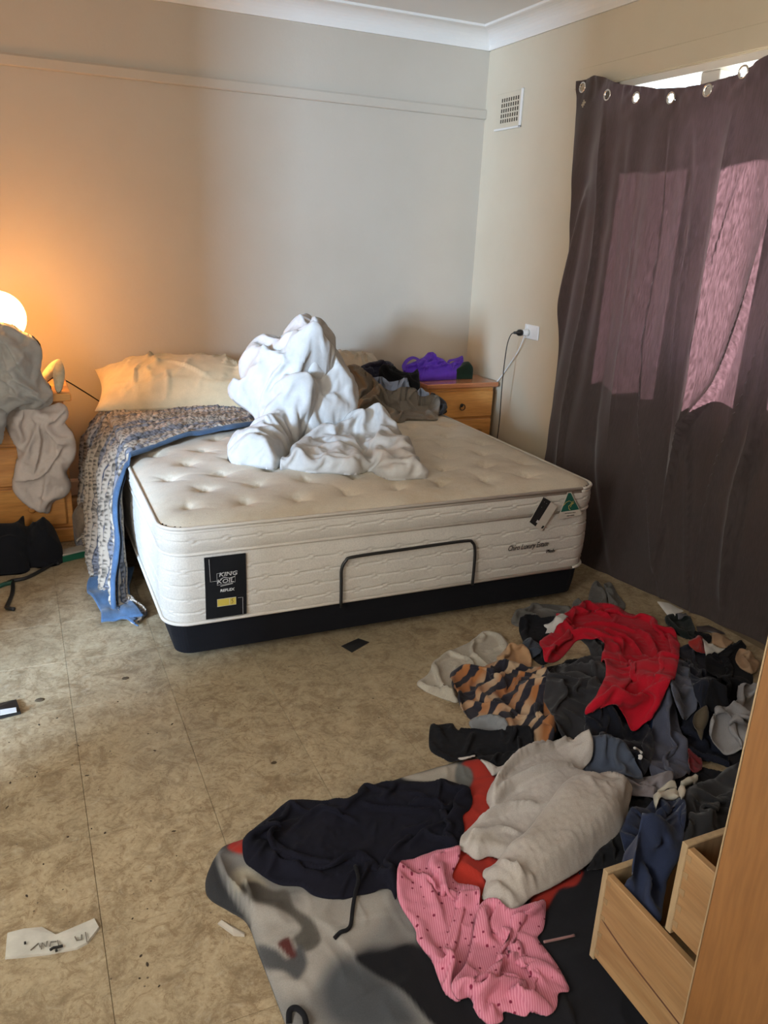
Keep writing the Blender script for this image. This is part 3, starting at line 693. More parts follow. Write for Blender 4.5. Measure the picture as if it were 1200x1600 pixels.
thin([lp(.57, .69), lp(.57, .79)], .0007, M['lblwhite'], label, 'printed_line', yt-.001)
ye = by0-0.0215
pa, pb_ = on_front(779, 861, ye), on_front(869, 852, ye)
dirv = (pb_-pa); dirv[1] = 0
t = txt('Chiro Luxury Estate', 0.034, M['ink'], mt, (pa+pb_)/2+np.array([0, 0, -.002]), (1, 0, 0), (0, 0, 1), 'embroidered_name', shear=.35, sx=.72)
pc = on_front(860, 863, ye); txt('Plush', 0.020, M['ink'], mt, pc, (1, 0, 0), (0, 0, 1), 'embroidered_name', bold=.0006)
def plate(name, pts, y, th, m, par, label=None):
    q = wpos(par); n = len(pts); v = [(p[0]-q.x, y-q.y, p[2]-q.z) for p in pts]+[(p[0]-q.x, y+th-q.y, p[2]-q.z) for p in pts]
    f = [list(range(n)), list(range(n, 2*n))[::-1]]+[[k, n+k, n+(k+1) % n, (k+1) % n] for k in range(n)]
    o = MB().add(v, f).build(name, m, par); 
    if label: o['label'] = label
    return o
yg = by0-0.027
def of(k, x, y): ox, oy, s_ = {'V': (820, 760, 12.0)}[k]; return plane_at(ox+x/s_, oy+y/s_, 1, yg)
tri = plate('swing_tag', [of('V', 620, 590), of('V', 800, 110), of('V', 870, 105), of('V', 1065, 500), of('V', 1050, 530), of('V', 660, 620)], yg, .0012, M['card'], mt, 'white triangular swing tag with a green picture')
plate('green_panel', [of('V', 675, 480), of('V', 815, 125), of('V', 860, 122), of('V', 1015, 430)], yg-.0006, .0005, M['green'], tri)
thin([of('V', *p) for p in ((720, 360), (770, 300), (830, 270), (880, 290), (860, 330), (820, 370), (825, 420), (850, 440))], .0009, M['goldline'], tri, 'gold_mark', yg-.001)
thin([of('V', *p) for p in ((850, 390), (880, 330), (905, 270), (920, 310), (890, 330))], .0009, M['goldline'], tri, 'gold_mark', yg-.001)
pc = of('V', 850, 505); txt('AUSTRALIAN MADE', 0.0062, M['ink'], tri, (pc[0], yg-.001, pc[2]), (1, 0, .0), (0, 0, 1), extr=.0002)
pc = of('V', 855, 555); txt('AND OWNED', 0.0062, M['ink'], tri, (pc[0], yg-.001, pc[2]), (1, 0, .0), (0, 0, 1), extr=.0002)
tg2 = plate('swing_tag', [of('V', 75, 670), of('V', 350, 190), of('V', 610, 375), of('V', 315, 850)], yg, .0015, M['card'], mt, 'black and beige rectangular swing tag')
plate('black_panel', [of('V', 90, 665), of('V', 352, 200), of('V', 490, 285), of('V', 200, 750)], yg-.0006, .0005, M['ink'], tg2)
for p in ((370, 215), (365, 290), (405, 320), (315, 390)):
    c = of('V', *p); plate('printed_dot', [c+np.array(e_) for e_ in ((-.0012, 0, 0), (0, 0, .0014), (.0012, 0, 0), (0, 0, -.0014))], yg-.0012, .0004, M['lblwhite'], tg2)
plate('printed_square', [of('V', 205, 670), of('V', 235, 625), of('V', 275, 650), of('V', 240, 690)], yg-.0012, .0004, M['lblwhite'], tg2)
plate('printed_square', [of('V', 300, 780), of('V', 340, 730), of('V', 365, 750), of('V', 330, 790)], yg-.0012, .0004, M['ink'], tg2)

# ------------------------------------------------------------------ quilt draped over the left edge
def grid_sheet(fn, nu, nv, thick, closed=True):
    u, v = np.meshgrid(np.linspace(0, 1, nu), np.linspace(0, 1, nv), indexing='ij'); P = fn(u, v)
    du = np.gradient(P, axis=0); dv = np.gradient(P, axis=1); n = np.cross(du, dv); n /= np.linalg.norm(n, axis=-1, keepdims=True)+1e-12
    idx = np.arange(nu*nv).reshape(nu, nv); q = np.stack([idx[:-1, :-1], idx[1:, :-1], idx[1:, 1:], idx[:-1, 1:]], -1).reshape(-1, 4)
    if not closed: return P.reshape(-1, 3), q, np.stack([u, v], -1).reshape(-1, 2)
    B = P-n*thick; nn = nu*nv
    ed = [(idx[:-1, 0], idx[1:, 0]), (idx[-1, :-1], idx[-1, 1:]), (idx[1:, -1], idx[:-1, -1]), (idx[0, 1:], idx[0, :-1])]
    sides = [np.stack([b, a, a+nn, b+nn], -1) for a, b in ed]
    return np.concatenate([P.reshape(-1, 3), B.reshape(-1, 3)]), np.concatenate([q, q[:, ::-1]+nn]+sides), np.tile(np.stack([u, v], -1).reshape(-1, 2), (2, 1))
qz = [plane_at(202, 706, 0, .365), plane_at(192, 800, 0, .36), plane_at(186, 900, 0, .36)]
def quilt_fn(u, v, band=0.0, off=0.0):
    # u: along the drape from the bed's middle down to the floor (metres s), v: across (near edge 0 .. far edge 1)
    s_ = u*1.34; Ltop = 0.66
    ny = np.interp(s_, [0, .15, .35, .55, .66, .78, 1.0, 1.18, 1.34], [3.90, 3.79, 3.70, 3.52, 3.42, 3.34, 3.24, 3.12, 2.97])
    fy = np.interp(s_, [0, .3, .55, .66, .9, 1.34], [4.28, 4.42, 4.46, 4.44, 4.36, 4.10])
    y = ny+(fy-ny)*v
    x = np.interp(s_, [0, .60, .645, .68, .80, .95, 1.12, 1.20, 1.34], [1.06, .44, .395, .362, .335, .315, .300, .285, .345])
    z = np.interp(s_, [0, .55, .60, .645, .68, .80, .95, 1.12, 1.20, 1.34], [.572, .572, .570, .560, .535, .42, .27, .10, .035, .018])
    side = sm((s_-.66)/.12)
    x = x-side*0.05*sm(v/.6)-side*.024*np.sin(v*22+s_*2.5+2*vnoise(s_,v,4,6))*(0.4+s_)-0.02*side*vnoise(s_, v, 7, 11)
    x = np.where(s_ > 1.2, x-0.10*v*(s_-1.2)/.14, x)
    z = z+(1-side)*(0.016*vnoise(s_*1.3, v*1.5, 7, 12)+0.012*np.sin(v*22+s_*5+3*vnoise(s_, v, 3, 9)))
    z = np.maximum(z, np.where(s_ < .66, .558+0.012, .010))
    P = np.stack([x, y, z], -1); return P, s_, y, side
def quilt_main(u, v):
    P, s_, y, side = quilt_fn(u, v); w_ = v*0.95+0.05*vnoise(s_, v, 6, 2)+0.02*vnoise(s_, v, 18, 8)
    rows = w_*36; ph = rows-np.floor(rows); zig = 0.010*np.abs(((s_*22+np.floor(rows)*.37) % 1)-.5)*2
    rf = 0.011*np.exp(-((ph-.35)/.22)**2)*(0.7+0.6*np.abs(((s_*24+np.floor(rows)*.37) % 1)-.5)*2)+0.005*vnoise(s_, v, 45, 4)
    nrm = np.stack([-side, -0.25*np.ones_like(side), (1-side)+.02], -1); nrm /= np.linalg.norm(nrm, axis=-1, keepdims=True)
    return P+nrm*(rf+.006)[..., None]
qv, qf, quv = grid_sheet(quilt_main, 300, 320, 0.012)
# ruffle colours: beige frills, dark stitch slots, shade painted dark blue between the rows, blue tints
su, sv = quv[:, 0]*1.34, quv[:, 1]; w_ = sv*0.95+0.05*vnoise(su, sv, 6, 2)+0.02*vnoise(su, sv, 18, 8); rows = w_*36; fr_ = np.floor(rows); ph = rows-fr_
colr = np.tile(np.array([0.52, 0.43, 0.33]), (len(su), 1)); rr = np.random.RandomState(3).rand(64)[fr_.astype(int) % 64]
blue = np.array([0.11, 0.16, 0.25]); k = (rr > .62)[:, None]; colr = np.where(k, colr*.35+blue*.65, colr); k = ((rr > .3) & (rr < .42))[:, None]; colr = np.where(k, np.array([.50, .46, .42]), colr)
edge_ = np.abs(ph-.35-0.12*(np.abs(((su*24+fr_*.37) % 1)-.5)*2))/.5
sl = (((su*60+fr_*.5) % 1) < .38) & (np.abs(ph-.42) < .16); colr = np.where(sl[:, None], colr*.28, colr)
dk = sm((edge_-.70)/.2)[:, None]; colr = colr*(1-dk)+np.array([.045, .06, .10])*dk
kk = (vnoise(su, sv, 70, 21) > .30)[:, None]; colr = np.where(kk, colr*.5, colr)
M['quilt'] = fabric('ruffled_quilt', (1, 1, 1), usecol=True, wr=.3, var=.2)
quilt = mesh_obj('quilt', qv, qf, M['quilt'], None, True, quv, colr); tag(quilt, 'ragged beige and blue ruffled quilt hanging over the left edge of the mattress', 'quilt')
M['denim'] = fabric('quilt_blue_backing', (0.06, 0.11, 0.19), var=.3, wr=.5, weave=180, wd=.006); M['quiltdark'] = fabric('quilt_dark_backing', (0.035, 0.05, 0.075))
def hem(u, v):
    P, s_, y, side = quilt_fn(u, u*0); wdt = 0.055+0.012*np.sin(s_*9)
    vv = (v-.5)*wdt; P = P.copy(); P[..., 1] -= vv+.008
    nrm = np.stack([-side, 0*side, (1-side)+.02], -1); b = 0.016*np.sqrt(np.clip(1-(2*v-1)**2, 0, 1))
    P = P+nrm*(b+.001+0.003*vnoise(s_*3, v, 9, 3))[..., None]; return P
hv, hf, huv = grid_sheet(hem, 200, 12, 0.006)
o = mesh_obj('blue_hem', hv, hf, M['denim'], quilt, True, huv); o['label'] = 'rolled faded blue hem'
# blue underside turned out on the floor and hanging inside edge
def flap(u, v):
    y = 3.02+u*.42; x = .22+.16*v-.04*np.sin(u*3)-.03*(1-u); z = .020+.010*vnoise(u, v, 6, 5)+.03*v*u+.008*np.sin(u*14)
    return np.stack([x+.03*(1-v)*np.sin(u*5), y-.02+.10*(1-v)*0, np.maximum(z, .012)], -1)
fv, ff, fuv = grid_sheet(flap, 40, 24, 0.010); o = mesh_obj('blue_backing', fv, ff[:, ::-1], M['denim'], quilt, True, fuv); o['label'] = 'blue backing folded out on the floor'
def inner(u, v):
    P, s_, y, side = quilt_fn(.52+.47*u, u*0)
    z = P[..., 2]; x = P[..., 0]+.012+.004*v; return np.stack([np.minimum(x, .358), P[..., 1]-.01+.20*v*(0.3+u), np.maximum(z-.012, .014)], -1)
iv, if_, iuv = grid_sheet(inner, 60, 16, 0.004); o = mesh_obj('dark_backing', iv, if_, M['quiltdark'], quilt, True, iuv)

# ------------------------------------------------------------------ pillows
def pillow(name, c, size, rz, rx, m, label, seed, group=None):
    n = 70; a = np.linspace(-1, 1, n); U, V = np.meshgrid(a, a, indexing='ij'); sx, sy, sz = size
    pin = lambda A, B: A*(1-0.10*(1-B**2)*0-0.07*np.cos(B*PI/2)**1)
    X = U*(1-0.075*np.cos(V*PI/2)); Y = V*(1-0.10*np.cos(U*PI/2))
    h = (np.clip(1-np.abs(U)**2.6, 0, 1)**.62)*(np.clip(1-np.abs(V)**2.2, 0, 1)**.62)
    wr_ = np.zeros((n, n)); rg = np.random.RandomState(seed); P = np.stack([X.ravel()*sx, Y.ravel()*sy], 1); out = np.zeros(n*n)
    poly = np.array([(-sx, -sy), (sx, -sy), (sx, sy), (-sx, sy)]); wrinkles(P, rand_folds(poly*.8, rg, 34, 1.35, .35, .16, .009, .015), out)
    wrinkles(P, rand_folds(poly*.95, rg, 14, .2, .5, .2, .014, .011), out)
    top = sz*h+out.reshape(n, n)*np.clip(h*1.3, 0, 1); bot = -sz*.6*h
    v = np.concatenate([np.stack([X*sx, Y*sy, top], -1).reshape(-1, 3), np.stack([X*sx, Y*sy, bot-.002], -1).reshape(-1, 3)])
    idx = np.arange(n*n).reshape(n, n); q = np.stack([idx[:-1, :-1], idx[1:, :-1], idx[1:, 1:], idx[:-1, 1:]], -1).reshape(-1, 4); nn = n*n
    ed = [(idx[:-1, 0], idx[1:, 0]), (idx[-1, :-1], idx[-1, 1:]), (idx[1:, -1], idx[:-1, -1]), (idx[0, 1:], idx[0, :-1])]
    f = np.concatenate([q, q[:, ::-1]+nn]+[np.stack([b, a_, a_+nn, b+nn], -1) for a_, b in ed])
    Rm = np.array(Matrix.Rotation(rz, 3, 'Z') @ Matrix.Rotation(rx, 3, 'X')); v = v @ Rm.T+np.array(c)
    o = mesh_obj(name, v, f, m); return tag(o, label, 'pillow', group)
M['pillow'] = fabric('cream_pillowcase', (0.66, 0.54, 0.34), wr=.25, weave=500); M['pillow2'] = fabric('tan_pillowcase', (0.50, 0.42, 0.31), wr=.25)
pillow('pillow', (0.80, 4.40, 0.665), (.46, .27, .165), math.radians(-6), math.radians(13), M['pillow'], 'plump cream pillow at the head of the bed above the ruffled quilt', 5)
pillow('pillow', (1.72, 4.44, 0.700), (.34, .24, .10), math.radians(6), math.radians(22), M['pillow2'], 'tan pillow half hidden behind the white duvet', 9)
pillow('pillow', (1.18, 4.56, 0.655), (.30, .16, .09), math.radians(2), math.radians(30), M['pillow2'], 'shadowed grey-tan pillow between cream pillow and duvet against the wall', 12)

# ------------------------------------------------------------------ things on the bed, tilted fields
def tilted(y0, z0, ang, u0, u1, v1, g=0.0075, x0=0.0, head=0.0):
    a, t = math.radians(ang), math.radians(head); return Field((x0, y0, z0), (math.cos(t), -math.sin(t), 0), (math.sin(t)*math.cos(a), math.cos(t)*math.cos(a), math.sin(a)), u0, u1, -.25, v1, g)
M['duvet'] = fabric('white_duvet', (0.56, 0.545, 0.51), wr=.35, weave=600, sheen=.05, wd=.005)
DF = tilted(3.02, .562, 27, -.7, .9, 1.7, .0065, 1.1, 17)
def flatten(F, ang, v0, v1): F.Z = -math.tan(math.radians(ang))*np.clip(F.VV, -.25, v0)*(1-sm((F.VV-v0)/v1)); F.Z0 = F.Z.copy()
flatten(DF, 27, .36, .6)
dv = []
def D(outl, **kw): dv.append(garment(DF, 'duvet', mp('G', outl), M['duvet'], raw=True, **{**dict(wz=True, sim=65, st=.085, sd=.03, kb=.4, grav=.00002, bn=3), **kw}))
D([(150, 300), (200, 220), (330, 140), (420, 150), (500, 300), (500, 420), (440, 500), (330, 520), (220, 540), (170, 470)], puff=.0, r=.08, thick=.004, seed=9, wz=False, zback=.566, sim=0, noise=0)
D([(300, 220), (400, 200), (470, 185), (510, 215), (550, 280), (572, 350), (560, 430), (520, 470), (450, 500), (380, 520), (300, 480), (280, 300)], puff=.13, r=.16, thick=.03, seed=1, noise=.014, nsc=9,
  folds=[(mp('G', p), w_, h_, k_) for p, w_, h_, k_ in [([(470, 200), (440, 260), (470, 330), (540, 370)], .03, .03, 's'), ([(380, 270), (420, 320), (480, 330)], .025, .025, 's'), ([(400, 400), (470, 390), (550, 420)], .025, -.03, 'r'), ([(390, 480), (430, 420), (480, 390)], .02, -.02, 'r'), ([(330, 240), (390, 260), (450, 300)], .02, -.025, 'r')]], rnd=(26, .6, .9, .16, .012, .010))
D([(225, 175), (250, 135), (280, 95), (335, 52), (390, 65), (440, 95), (470, 145), (480, 200), (450, 250), (380, 280), (300, 260)], puff=.10, r=.12, thick=.03, seed=2, noise=.012,
  folds=[(mp('G', p), w_, h_, k_) for p, w_, h_, k_ in [([(280, 100), (330, 120), (380, 170), (390, 200)], .02, .03, 's'), ([(390, 80), (400, 120), (380, 170)], .015, -.03, 'r'), ([(430, 100), (440, 140), (400, 180)], .02, .03, 't')]], rnd=(14, 1.2, .5, .12, .010, .010))
D([(85, 230), (110, 190), (160, 150), (220, 140), (290, 135), (350, 140), (430, 160), (460, 200), (440, 230), (370, 245), (330, 290), (390, 320), (400, 370), (385, 440), (340, 520), (290, 590), (240, 640), (190, 640), (130, 630), (60, 620), (40, 585), (50, 560), (110, 520), (150, 460), (140, 420), (70, 370), (40, 330), (60, 300), (95, 300)],
  puff=.12, r=.13, thick=.03, seed=3, noise=.014, nsc=8, folds=[(mp('G', p), w_, h_, k_) for p, w_, h_, k_ in [([(170, 160), (190, 210), (240, 250), (320, 270)], .025, -.045, 'r'), ([(220, 240), (260, 230), (300, 190)], .02, -.03, 'r'), ([(150, 240), (200, 300), (280, 330), (330, 320)], .03, .03, 's'), ([(280, 330), (240, 380), (180, 440)], .03, .035, 't'), ([(320, 330), (350, 400), (310, 470), (240, 480)], .025, -.03, 'r'),
   ([(390, 330), (330, 300), (240, 300)], .02, -.03, 'r'), ([(110, 520), (160, 520), (220, 560)], .02, .025, 's'), ([(60, 590), (120, 590), (200, 600)], .014, -.02, 'r'), ([(100, 300), (140, 380), (150, 440)], .02, -.02, 'r')]], rnd=[(24, 1.1, .7, .14, .010, .010), (16, .2, .6, .10, .009, .008)])
D([(255, 630), (330, 560), (370, 500), (450, 490), (490, 480), (540, 440), (600, 430), (650, 418), (690, 450), (720, 490), (750, 520), (755, 560), (800, 590), (820, 640), (860, 680), (780, 690), (700, 690), (650, 670), (620, 655), (560, 670), (480, 665), (370, 660), (290, 645)],
  puff=.06, r=.07, thick=.022, seed=4, noise=.010, folds=[(mp('G', p), w_, h_, k_) for p, w_, h_, k_ in [([(620, 440), (660, 520), (640, 600)], .035, .045, 's'), ([(540, 470), (560, 540), (620, 640)], .02, -.03, 'r'), ([(480, 500), (560, 480), (580, 520)], .03, .03, 'r'), ([(370, 560), (450, 590), (560, 600), (620, 640)], .02, -.018, 'r'), ([(300, 630), (420, 640), (560, 650), (640, 660), (840, 680)], .010, -.012, 'r'), ([(690, 470), (740, 560), (800, 640)], .025, .03, 't'), ([(440, 500), (480, 560)], .02, .02, 's')]], rnd=(22, .2, .8, .12, .010, .008))
o = join_raw('duvet', dv, M['duvet']); tag(o, 'crumpled white duvet heaped in the middle of the mattress', 'duvet')

# clothes on the right back of the bed
JF = tilted(3.86, .560, 36, 1.3, 2.75, 1.2, .006); flatten(JF, 36, .10, .3)
M['jump'] = fabric('grey_brown_knit', (0.215, 0.185, 0.145), weave=350, wr=.5); M['navy_d'] = fabric('dark_navy_cloth', (0.022, 0.022, 0.040)); M['blk'] = fabric('black_cloth', (0.011, 0.011, 0.012), sheen=.05); M['ltblue'] = fabric('pale_blue_cloth', (0.32, 0.38, 0.50)); M['specks'] = fabric('black_marl', (0.03, 0.03, 0.035), weave=160)
GL = lambda outl, *a, **k: garment(JF, a[0], mp('L', outl), a[1], zback=.563, sim=50, **k)
GL([(100, 215), (180, 165), (250, 155), (320, 157), (345, 205), (300, 240), (230, 300), (150, 290)], 'trousers', M['navy_d'], puff=.035, r=.04, thick=.01, rnd=(10, .3, .6, .1, .012, .012), label='dark navy cloth crumpled against the tan pillow', cat='clothing')
GL([(240, 240), (290, 210), (400, 230), (480, 240), (520, 215), (525, 300), (525, 380), (470, 370), (440, 330), (330, 320), (240, 300)], 'jacket', M['blk'], puff=.045, r=.04, thick=.012, rnd=(8, .1, .5, .1, .012, .012), label='black folded garment on the bed in front of the bedside chest', cat='clothing')
GL([(180, 300), (230, 300), (330, 320), (420, 320), (455, 350), (460, 375), (380, 385), (300, 375), (220, 350)], 'shirt', M['ltblue'], puff=.02, r=.03, thick=.006, rnd=(8, .1, .5, .08, .008, .008), label='pale blue shirt peeping out above the grey-brown knit', cat='clothing', folds=[(mp('L', [(200, 295), (260, 330), (330, 350), (400, 325)]), .006, .006, 'r')])
GL([(610, 395), (650, 400), (700, 430), (730, 470), (720, 520), (680, 545), (650, 500)], 'scarf', M['specks'], puff=.035, r=.03, thick=.008, rnd=(8, 1, .5, .08, .008, .010), label='black and white flecked scarf at the right end of the knit', cat='clothing')
GL([(505, 410), (520, 380), (560, 375), (600, 395), (580, 425), (530, 435)], 'cloth', M['ltblue'], puff=.02, r=.02, thick=.006, label='small light blue cloth tucked behind the grey-brown knit', cat='cloth')
jv = [garment(JF, 'j', mp('L', [(0, 215), (50, 175), (90, 200), (130, 250), (190, 310), (240, 350), (240, 420), (200, 500), (80, 520), (75, 460), (90, 380), (40, 280)]), M['jump'], raw=True, sim=50, zback=.563, puff=.045, r=.05, thick=.012, seed=5, rnd=(8, .9, .4, .2, .014, .016)),
      garment(JF, 'j', mp('L', [(80, 470), (150, 400), (240, 350), (300, 380), (370, 370), (500, 370), (520, 430), (640, 420), (670, 460), (665, 560), (640, 580), (450, 575), (420, 590), (350, 592), (260, 530), (80, 520)]), M['jump'], raw=True, sim=50, zback=.563, puff=.05, r=.045, thick=.012, seed=6,
        folds=[(mp('L', p), .014, h_, k_) for p, h_, k_ in [([(240, 380), (265, 430), (270, 480)], .016, 's'), ([(350, 370), (340, 420), (380, 500), (360, 560)], .022, 's'), ([(490, 400), (490, 460), (500, 510)], .02, 't'), ([(400, 520), (520, 520), (640, 540)], -.014, 'r'), ([(220, 490), (300, 520), (400, 560)], .016, 's')]], rnd=(10, .3, .5, .1, .010, .010))]
o = join_raw('jumper', jv, M['jump']); tag(o, 'grey-brown knitted jumper crumpled on the mattress right of the duvet', 'jumper')

# ------------------------------------------------------------------ bedside chest with purple bag
nx0, nx1, ny0, ny1, nzt = 2.235, 2.715, 4.30, 4.72, 0.655
ns = thing('bedside_chest', 'orange pine bedside chest with reddish top in the corner behind the bed', 'bedside table', ((nx0+nx1)/2, (ny0+ny1)/2, 0))
hw, hd = (nx1-nx0)/2, (ny1-ny0)/2
MB().box(-hw-.012, hw+.012, -hd-.018, hd, nzt-.030, nzt, .006).build('chest_top', M['redwood'], ns)
MB().box(-hw+.01, hw-.01, -hd+.012, hd-.01, .03, nzt-.0305, .003).build('carcass', M['pine'], ns)
for z0, z1 in ((.44, .605), (.25, .425), (.06, .235)):
    dr = MB().box(-hw+.018, hw-.018, -hd-.008, -hd+.014, z0, z1, .004).build('drawer', M['pine'], ns)
    hz = (z0+z1)/2-.005
    MB().lathe((0, -hd-.008, hz), [(.011, 0), (.012, .003), (.007, .007), (.004, .012)], 16, 'y').build('handle_plate', M['metal'], dr, True)
    cr = [(0.020*math.sin(a)*.9, -hd-.022, hz-.010-.018*math.cos(a)+.0) for a in [k*2*PI/20 for k in range(21)]]
    MB().tube(cr, .0028, 8).build('ring_pull', M['metal'], dr, True)
PF = Field((0, 4.36, nzt+.001), (1, 0, 0), (0, math.cos(math.radians(35)), math.sin(math.radians(35))), 2.0, 2.9, -.2, .8, .005)
M['purple'] = fabric('purple_bag_fabric', (0.13, 0.045, 0.55), wr=.2, sheen=.1, rough=.7); M['dgreen'] = fabric('dark_green_cloth', (0.012, 0.03, 0.02)); M['purple_d'] = fabric('purple_strap', (0.10, 0.035, 0.42), rough=.7)
bag = thing('shopping_bag', 'crumpled purple fabric shopping bag on top of the bedside chest', 'bag', (2.44, 4.5, nzt))
bg = [garment(PF, 'b', mp('L', [(430, 225), (425, 190), (500, 160), (560, 130), (600, 95), (640, 120), (700, 140), (740, 175), (780, 160), (835, 120), (850, 150), (835, 210), (790, 240), (700, 250), (600, 265), (540, 265), (520, 235)]), M['purple'], raw=True, sim=40, st=.03, sd=.02, zback=nzt+.002, puff=.05, r=.05, thick=.006, seed=8,
     folds=[(mp('L', p), .012, h_, k_) for p, h_, k_ in [([(600, 100), (590, 150), (540, 200)], .025, 's'), ([(560, 200), (620, 170), (720, 180)], .02, 't'), ([(740, 170), (770, 200), (760, 240)], -.03, 'r'), ([(530, 230), (640, 225), (760, 200)], .014, 's'), ([(780, 170), (840, 140)], .012, 's'), ([(640, 120), (680, 170), (690, 240)], .014, 't')]], rnd=(14, .3, .8, .07, .006, .010))]
join_raw('bag_body', bg, M['purple'], bag)
def strap(px, dep, wdt, m, par, F=PF, nm='handle'):
    P = F.hit(px, dep); p3 = F.fr(P[:, 0], P[:, 1], F.samp(P[:, 0], P[:, 1])*.0+np.array([dep]*len(P))); sp_ = spline(p3, 6); q = np.array(wpos(par))
    vs = []; n = len(sp_)
    for i in range(n):
        t = sp_[min(i+1, n-1)]-sp_[max(i-1, 0)]; t /= np.linalg.norm(t)+1e-9; b_ = np.cross(t, F.W); b_ /= np.linalg.norm(b_)+1e-9; nn_ = np.cross(b_, t)
        for a_, c_ in ((-1, -1), (1, -1), (1, 1), (-1, 1)): vs.append(sp_[i]-q+b_*wdt*.5*a_+nn_*.0012*c_)
    f = [[i*4+k, i*4+(k+1) % 4, (i+1)*4+(k+1) % 4, (i+1)*4+k] for i in range(n-1) for k in range(4)]+[[3, 2, 1, 0], [4*n-4, 4*n-3, 4*n-2, 4*n-1]]
    return MB().add(vs, f).build(nm, m, par, False)
strap(mp('L', [(425, 225), (420, 190), (450, 145), (490, 125), (530, 135), (520, 155)]), .045, .022, M['purple_d'], bag)
strap(mp('L', [(745, 160), (760, 140), (800, 135), (835, 125)]), .075, .016, M['purple_d'], bag)
garment(PF, 'cloth', mp('L', [(800, 225), (830, 190), (850, 165), (890, 175), (920, 225), (870, 232)]), M['dgreen'], zback=nzt+.001, puff=.03, r=.03, thick=.006, label='dark green cloth behind the purple bag on the bedside chest', cat='cloth')

# ------------------------------------------------------------------ curtain
def curtX(y, z):
    xb = np.interp(y, [1.5, 1.99, 2.31, 2.86, 3.3, 4.0], [2.62, 2.615, 2.555, 2.43, 2.40, 2.44]); t = np.clip(1-z/2.3, 0, 1)
    xt = np.interp(y, [1.5, 2.2, 3.2, 3.84, 4], [2.665, 2.655, 2.655, 2.70, 2.70])
    return xt+(xb-xt)*t**1.15
top_px = mp('W', [(388, 205), (405, 196), (440, 203), (475, 218), (510, 232), (560, 238), (600, 242), (650, 250), (700, 248), (760, 246), (830, 232), (880, 216), (940, 200), (1000, 170), (1050, 138), (1090, 115), (1115, 98), (1180, 50), (1300, 10)])
tp = np.array([plane_at(x, y, 0, 2.66) for x, y in top_px]); o_ = np.argsort(tp[:, 1]); tpy, tpz = tp[o_, 1], tp[o_, 2]
fold_px = [([(905, 300), (885, 480), (870, 690)], .03, .05, 'r'), ([(925, 170), (930, 400), (905, 700), (935, 890)], .03, .035, 's'), ([(965, 200), (955, 500), (945, 700), (985, 920)], .035, -.03, 'r'),
           ([(1035, 200), (1030, 380), (1015, 600), (1050, 950)], .03, .03, 't'), ([(1068, 200), (1065, 360), (1050, 600), (1055, 940)], .02, -.02, 'r'), ([(1130, 170), (1118, 330), (1085, 620), (1085, 960)], .025, .035, 's'),
           ([(1200, 320), (1165, 470), (1120, 600), (1075, 690), (1040, 900)], .025, .055, 's'), ([(1200, 470), (1165, 620), (1120, 760), (1085, 980)], .025, .05, 't'), ([(1190, 650), (1150, 780), (1130, 960)], .03, .04, 's'), ([(1080, 330), (1060, 480), (1050, 700)], .02, .02, 's'), ([(990, 300), (985, 470), (975, 700)], .015, .014, 's'), ([(1150, 250), (1110, 420), (1090, 560)], .02, .02, 't')]
cf = [(spline([plane_at(x, y, 0, 2.58)[[1, 2]] for x, y in pts], 4), w_, h_, k_) for pts, w_, h_, k_ in fold_px]
cf += [(spline([(y_, 2.1), (y_+.02, 1.2), (y_-.03, .1)], 4), .03, .04, 's') for y_ in (2.2, 2.0, 1.8)]
NUc, NVc = 270, 260
u, v = np.meshgrid(np.linspace(0, 1, NUc), np.linspace(0, 1, NVc), indexing='ij')
zl = np.linspace(0, 1, 50); yleft = []
def left_y(zz):
    px = [(902, 128), (899, 200), (895, 300), (884, 440), (875, 540), (866, 620), (856, 700)]
    y_, z_ = [], []
    for p in px:
        xx = 2.66
        for _ in range(6): P_ = plane_at(p[0], p[1], 0, xx); xx = float(curtX(P_[1], P_[2]))
        y_.append(P_[1]); z_.append(P_[2])
    i = np.argsort(z_); return np.interp(zz, np.array(z_)[i], np.array(y_)[i])
yt_ = 3.845+(1.15-3.845)*u; ztop = np.interp(yt_, tpy, tpz)
zz = 0.012+(ztop-.012)*v; yl_ = left_y(zz)
yy = yl_+(1.15-yl_)*u
Pf = np.stack([yy.ravel(), zz.ravel()], 1); dsp = np.zeros(len(Pf)); wrinkles(Pf, cf, dsp); dsp = dsp.reshape(yy.shape)
dsp *= np.clip((ztop-zz)/.25, 0.15, 1)
dsp += .012*np.sin(yy*30+np.sin(zz*2)*1.5)*np.clip((ztop-zz)/.5, 0, 1)*np.clip(zz, .3, 1)+.006*vnoise(yy, zz, 10, 3)
dsp += .010*vnoise(yy*1.5, zz, 22, 8)*np.exp(-((ztop-zz)/.09)**2)*2
xx = np.minimum(curtX(yy, zz)-dsp, WX-.02)
Pc = np.stack([xx, yy, zz], -1); idx = np.arange(NUc*NVc).reshape(NUc, NVc)
q4 = np.stack([idx[:-1, :-1], idx[1:, :-1], idx[1:, 1:], idx[:-1, 1:]], -1).reshape(-1, 4)
gro = mp('W', [(415, 232), (512, 262), (620, 272), (748, 276), (888, 243), (1027, 178)]); gc = []
flat = Pc.reshape(-1, 3)
for gx, gy in gro:
    pj = proj(flat); k = np.argmin((pj[:, 0]-gx)**2+(pj[:, 1]-gy)**2+1e4*(flat[:, 2] < 1.9)); gc.append(flat[k])
extra = []
for k in range(5): extra.append(np.array([2.65, 2.42-.22*k, float(np.interp(2.42-.22*k, tpy, tpz))-.05]))
gc += extra
cen = flat[q4].mean(1); keep = np.ones(len(q4), bool)
for c in gc: keep &= np.hypot(cen[:, 1]-c[1], cen[:, 2]-c[2]) > .019
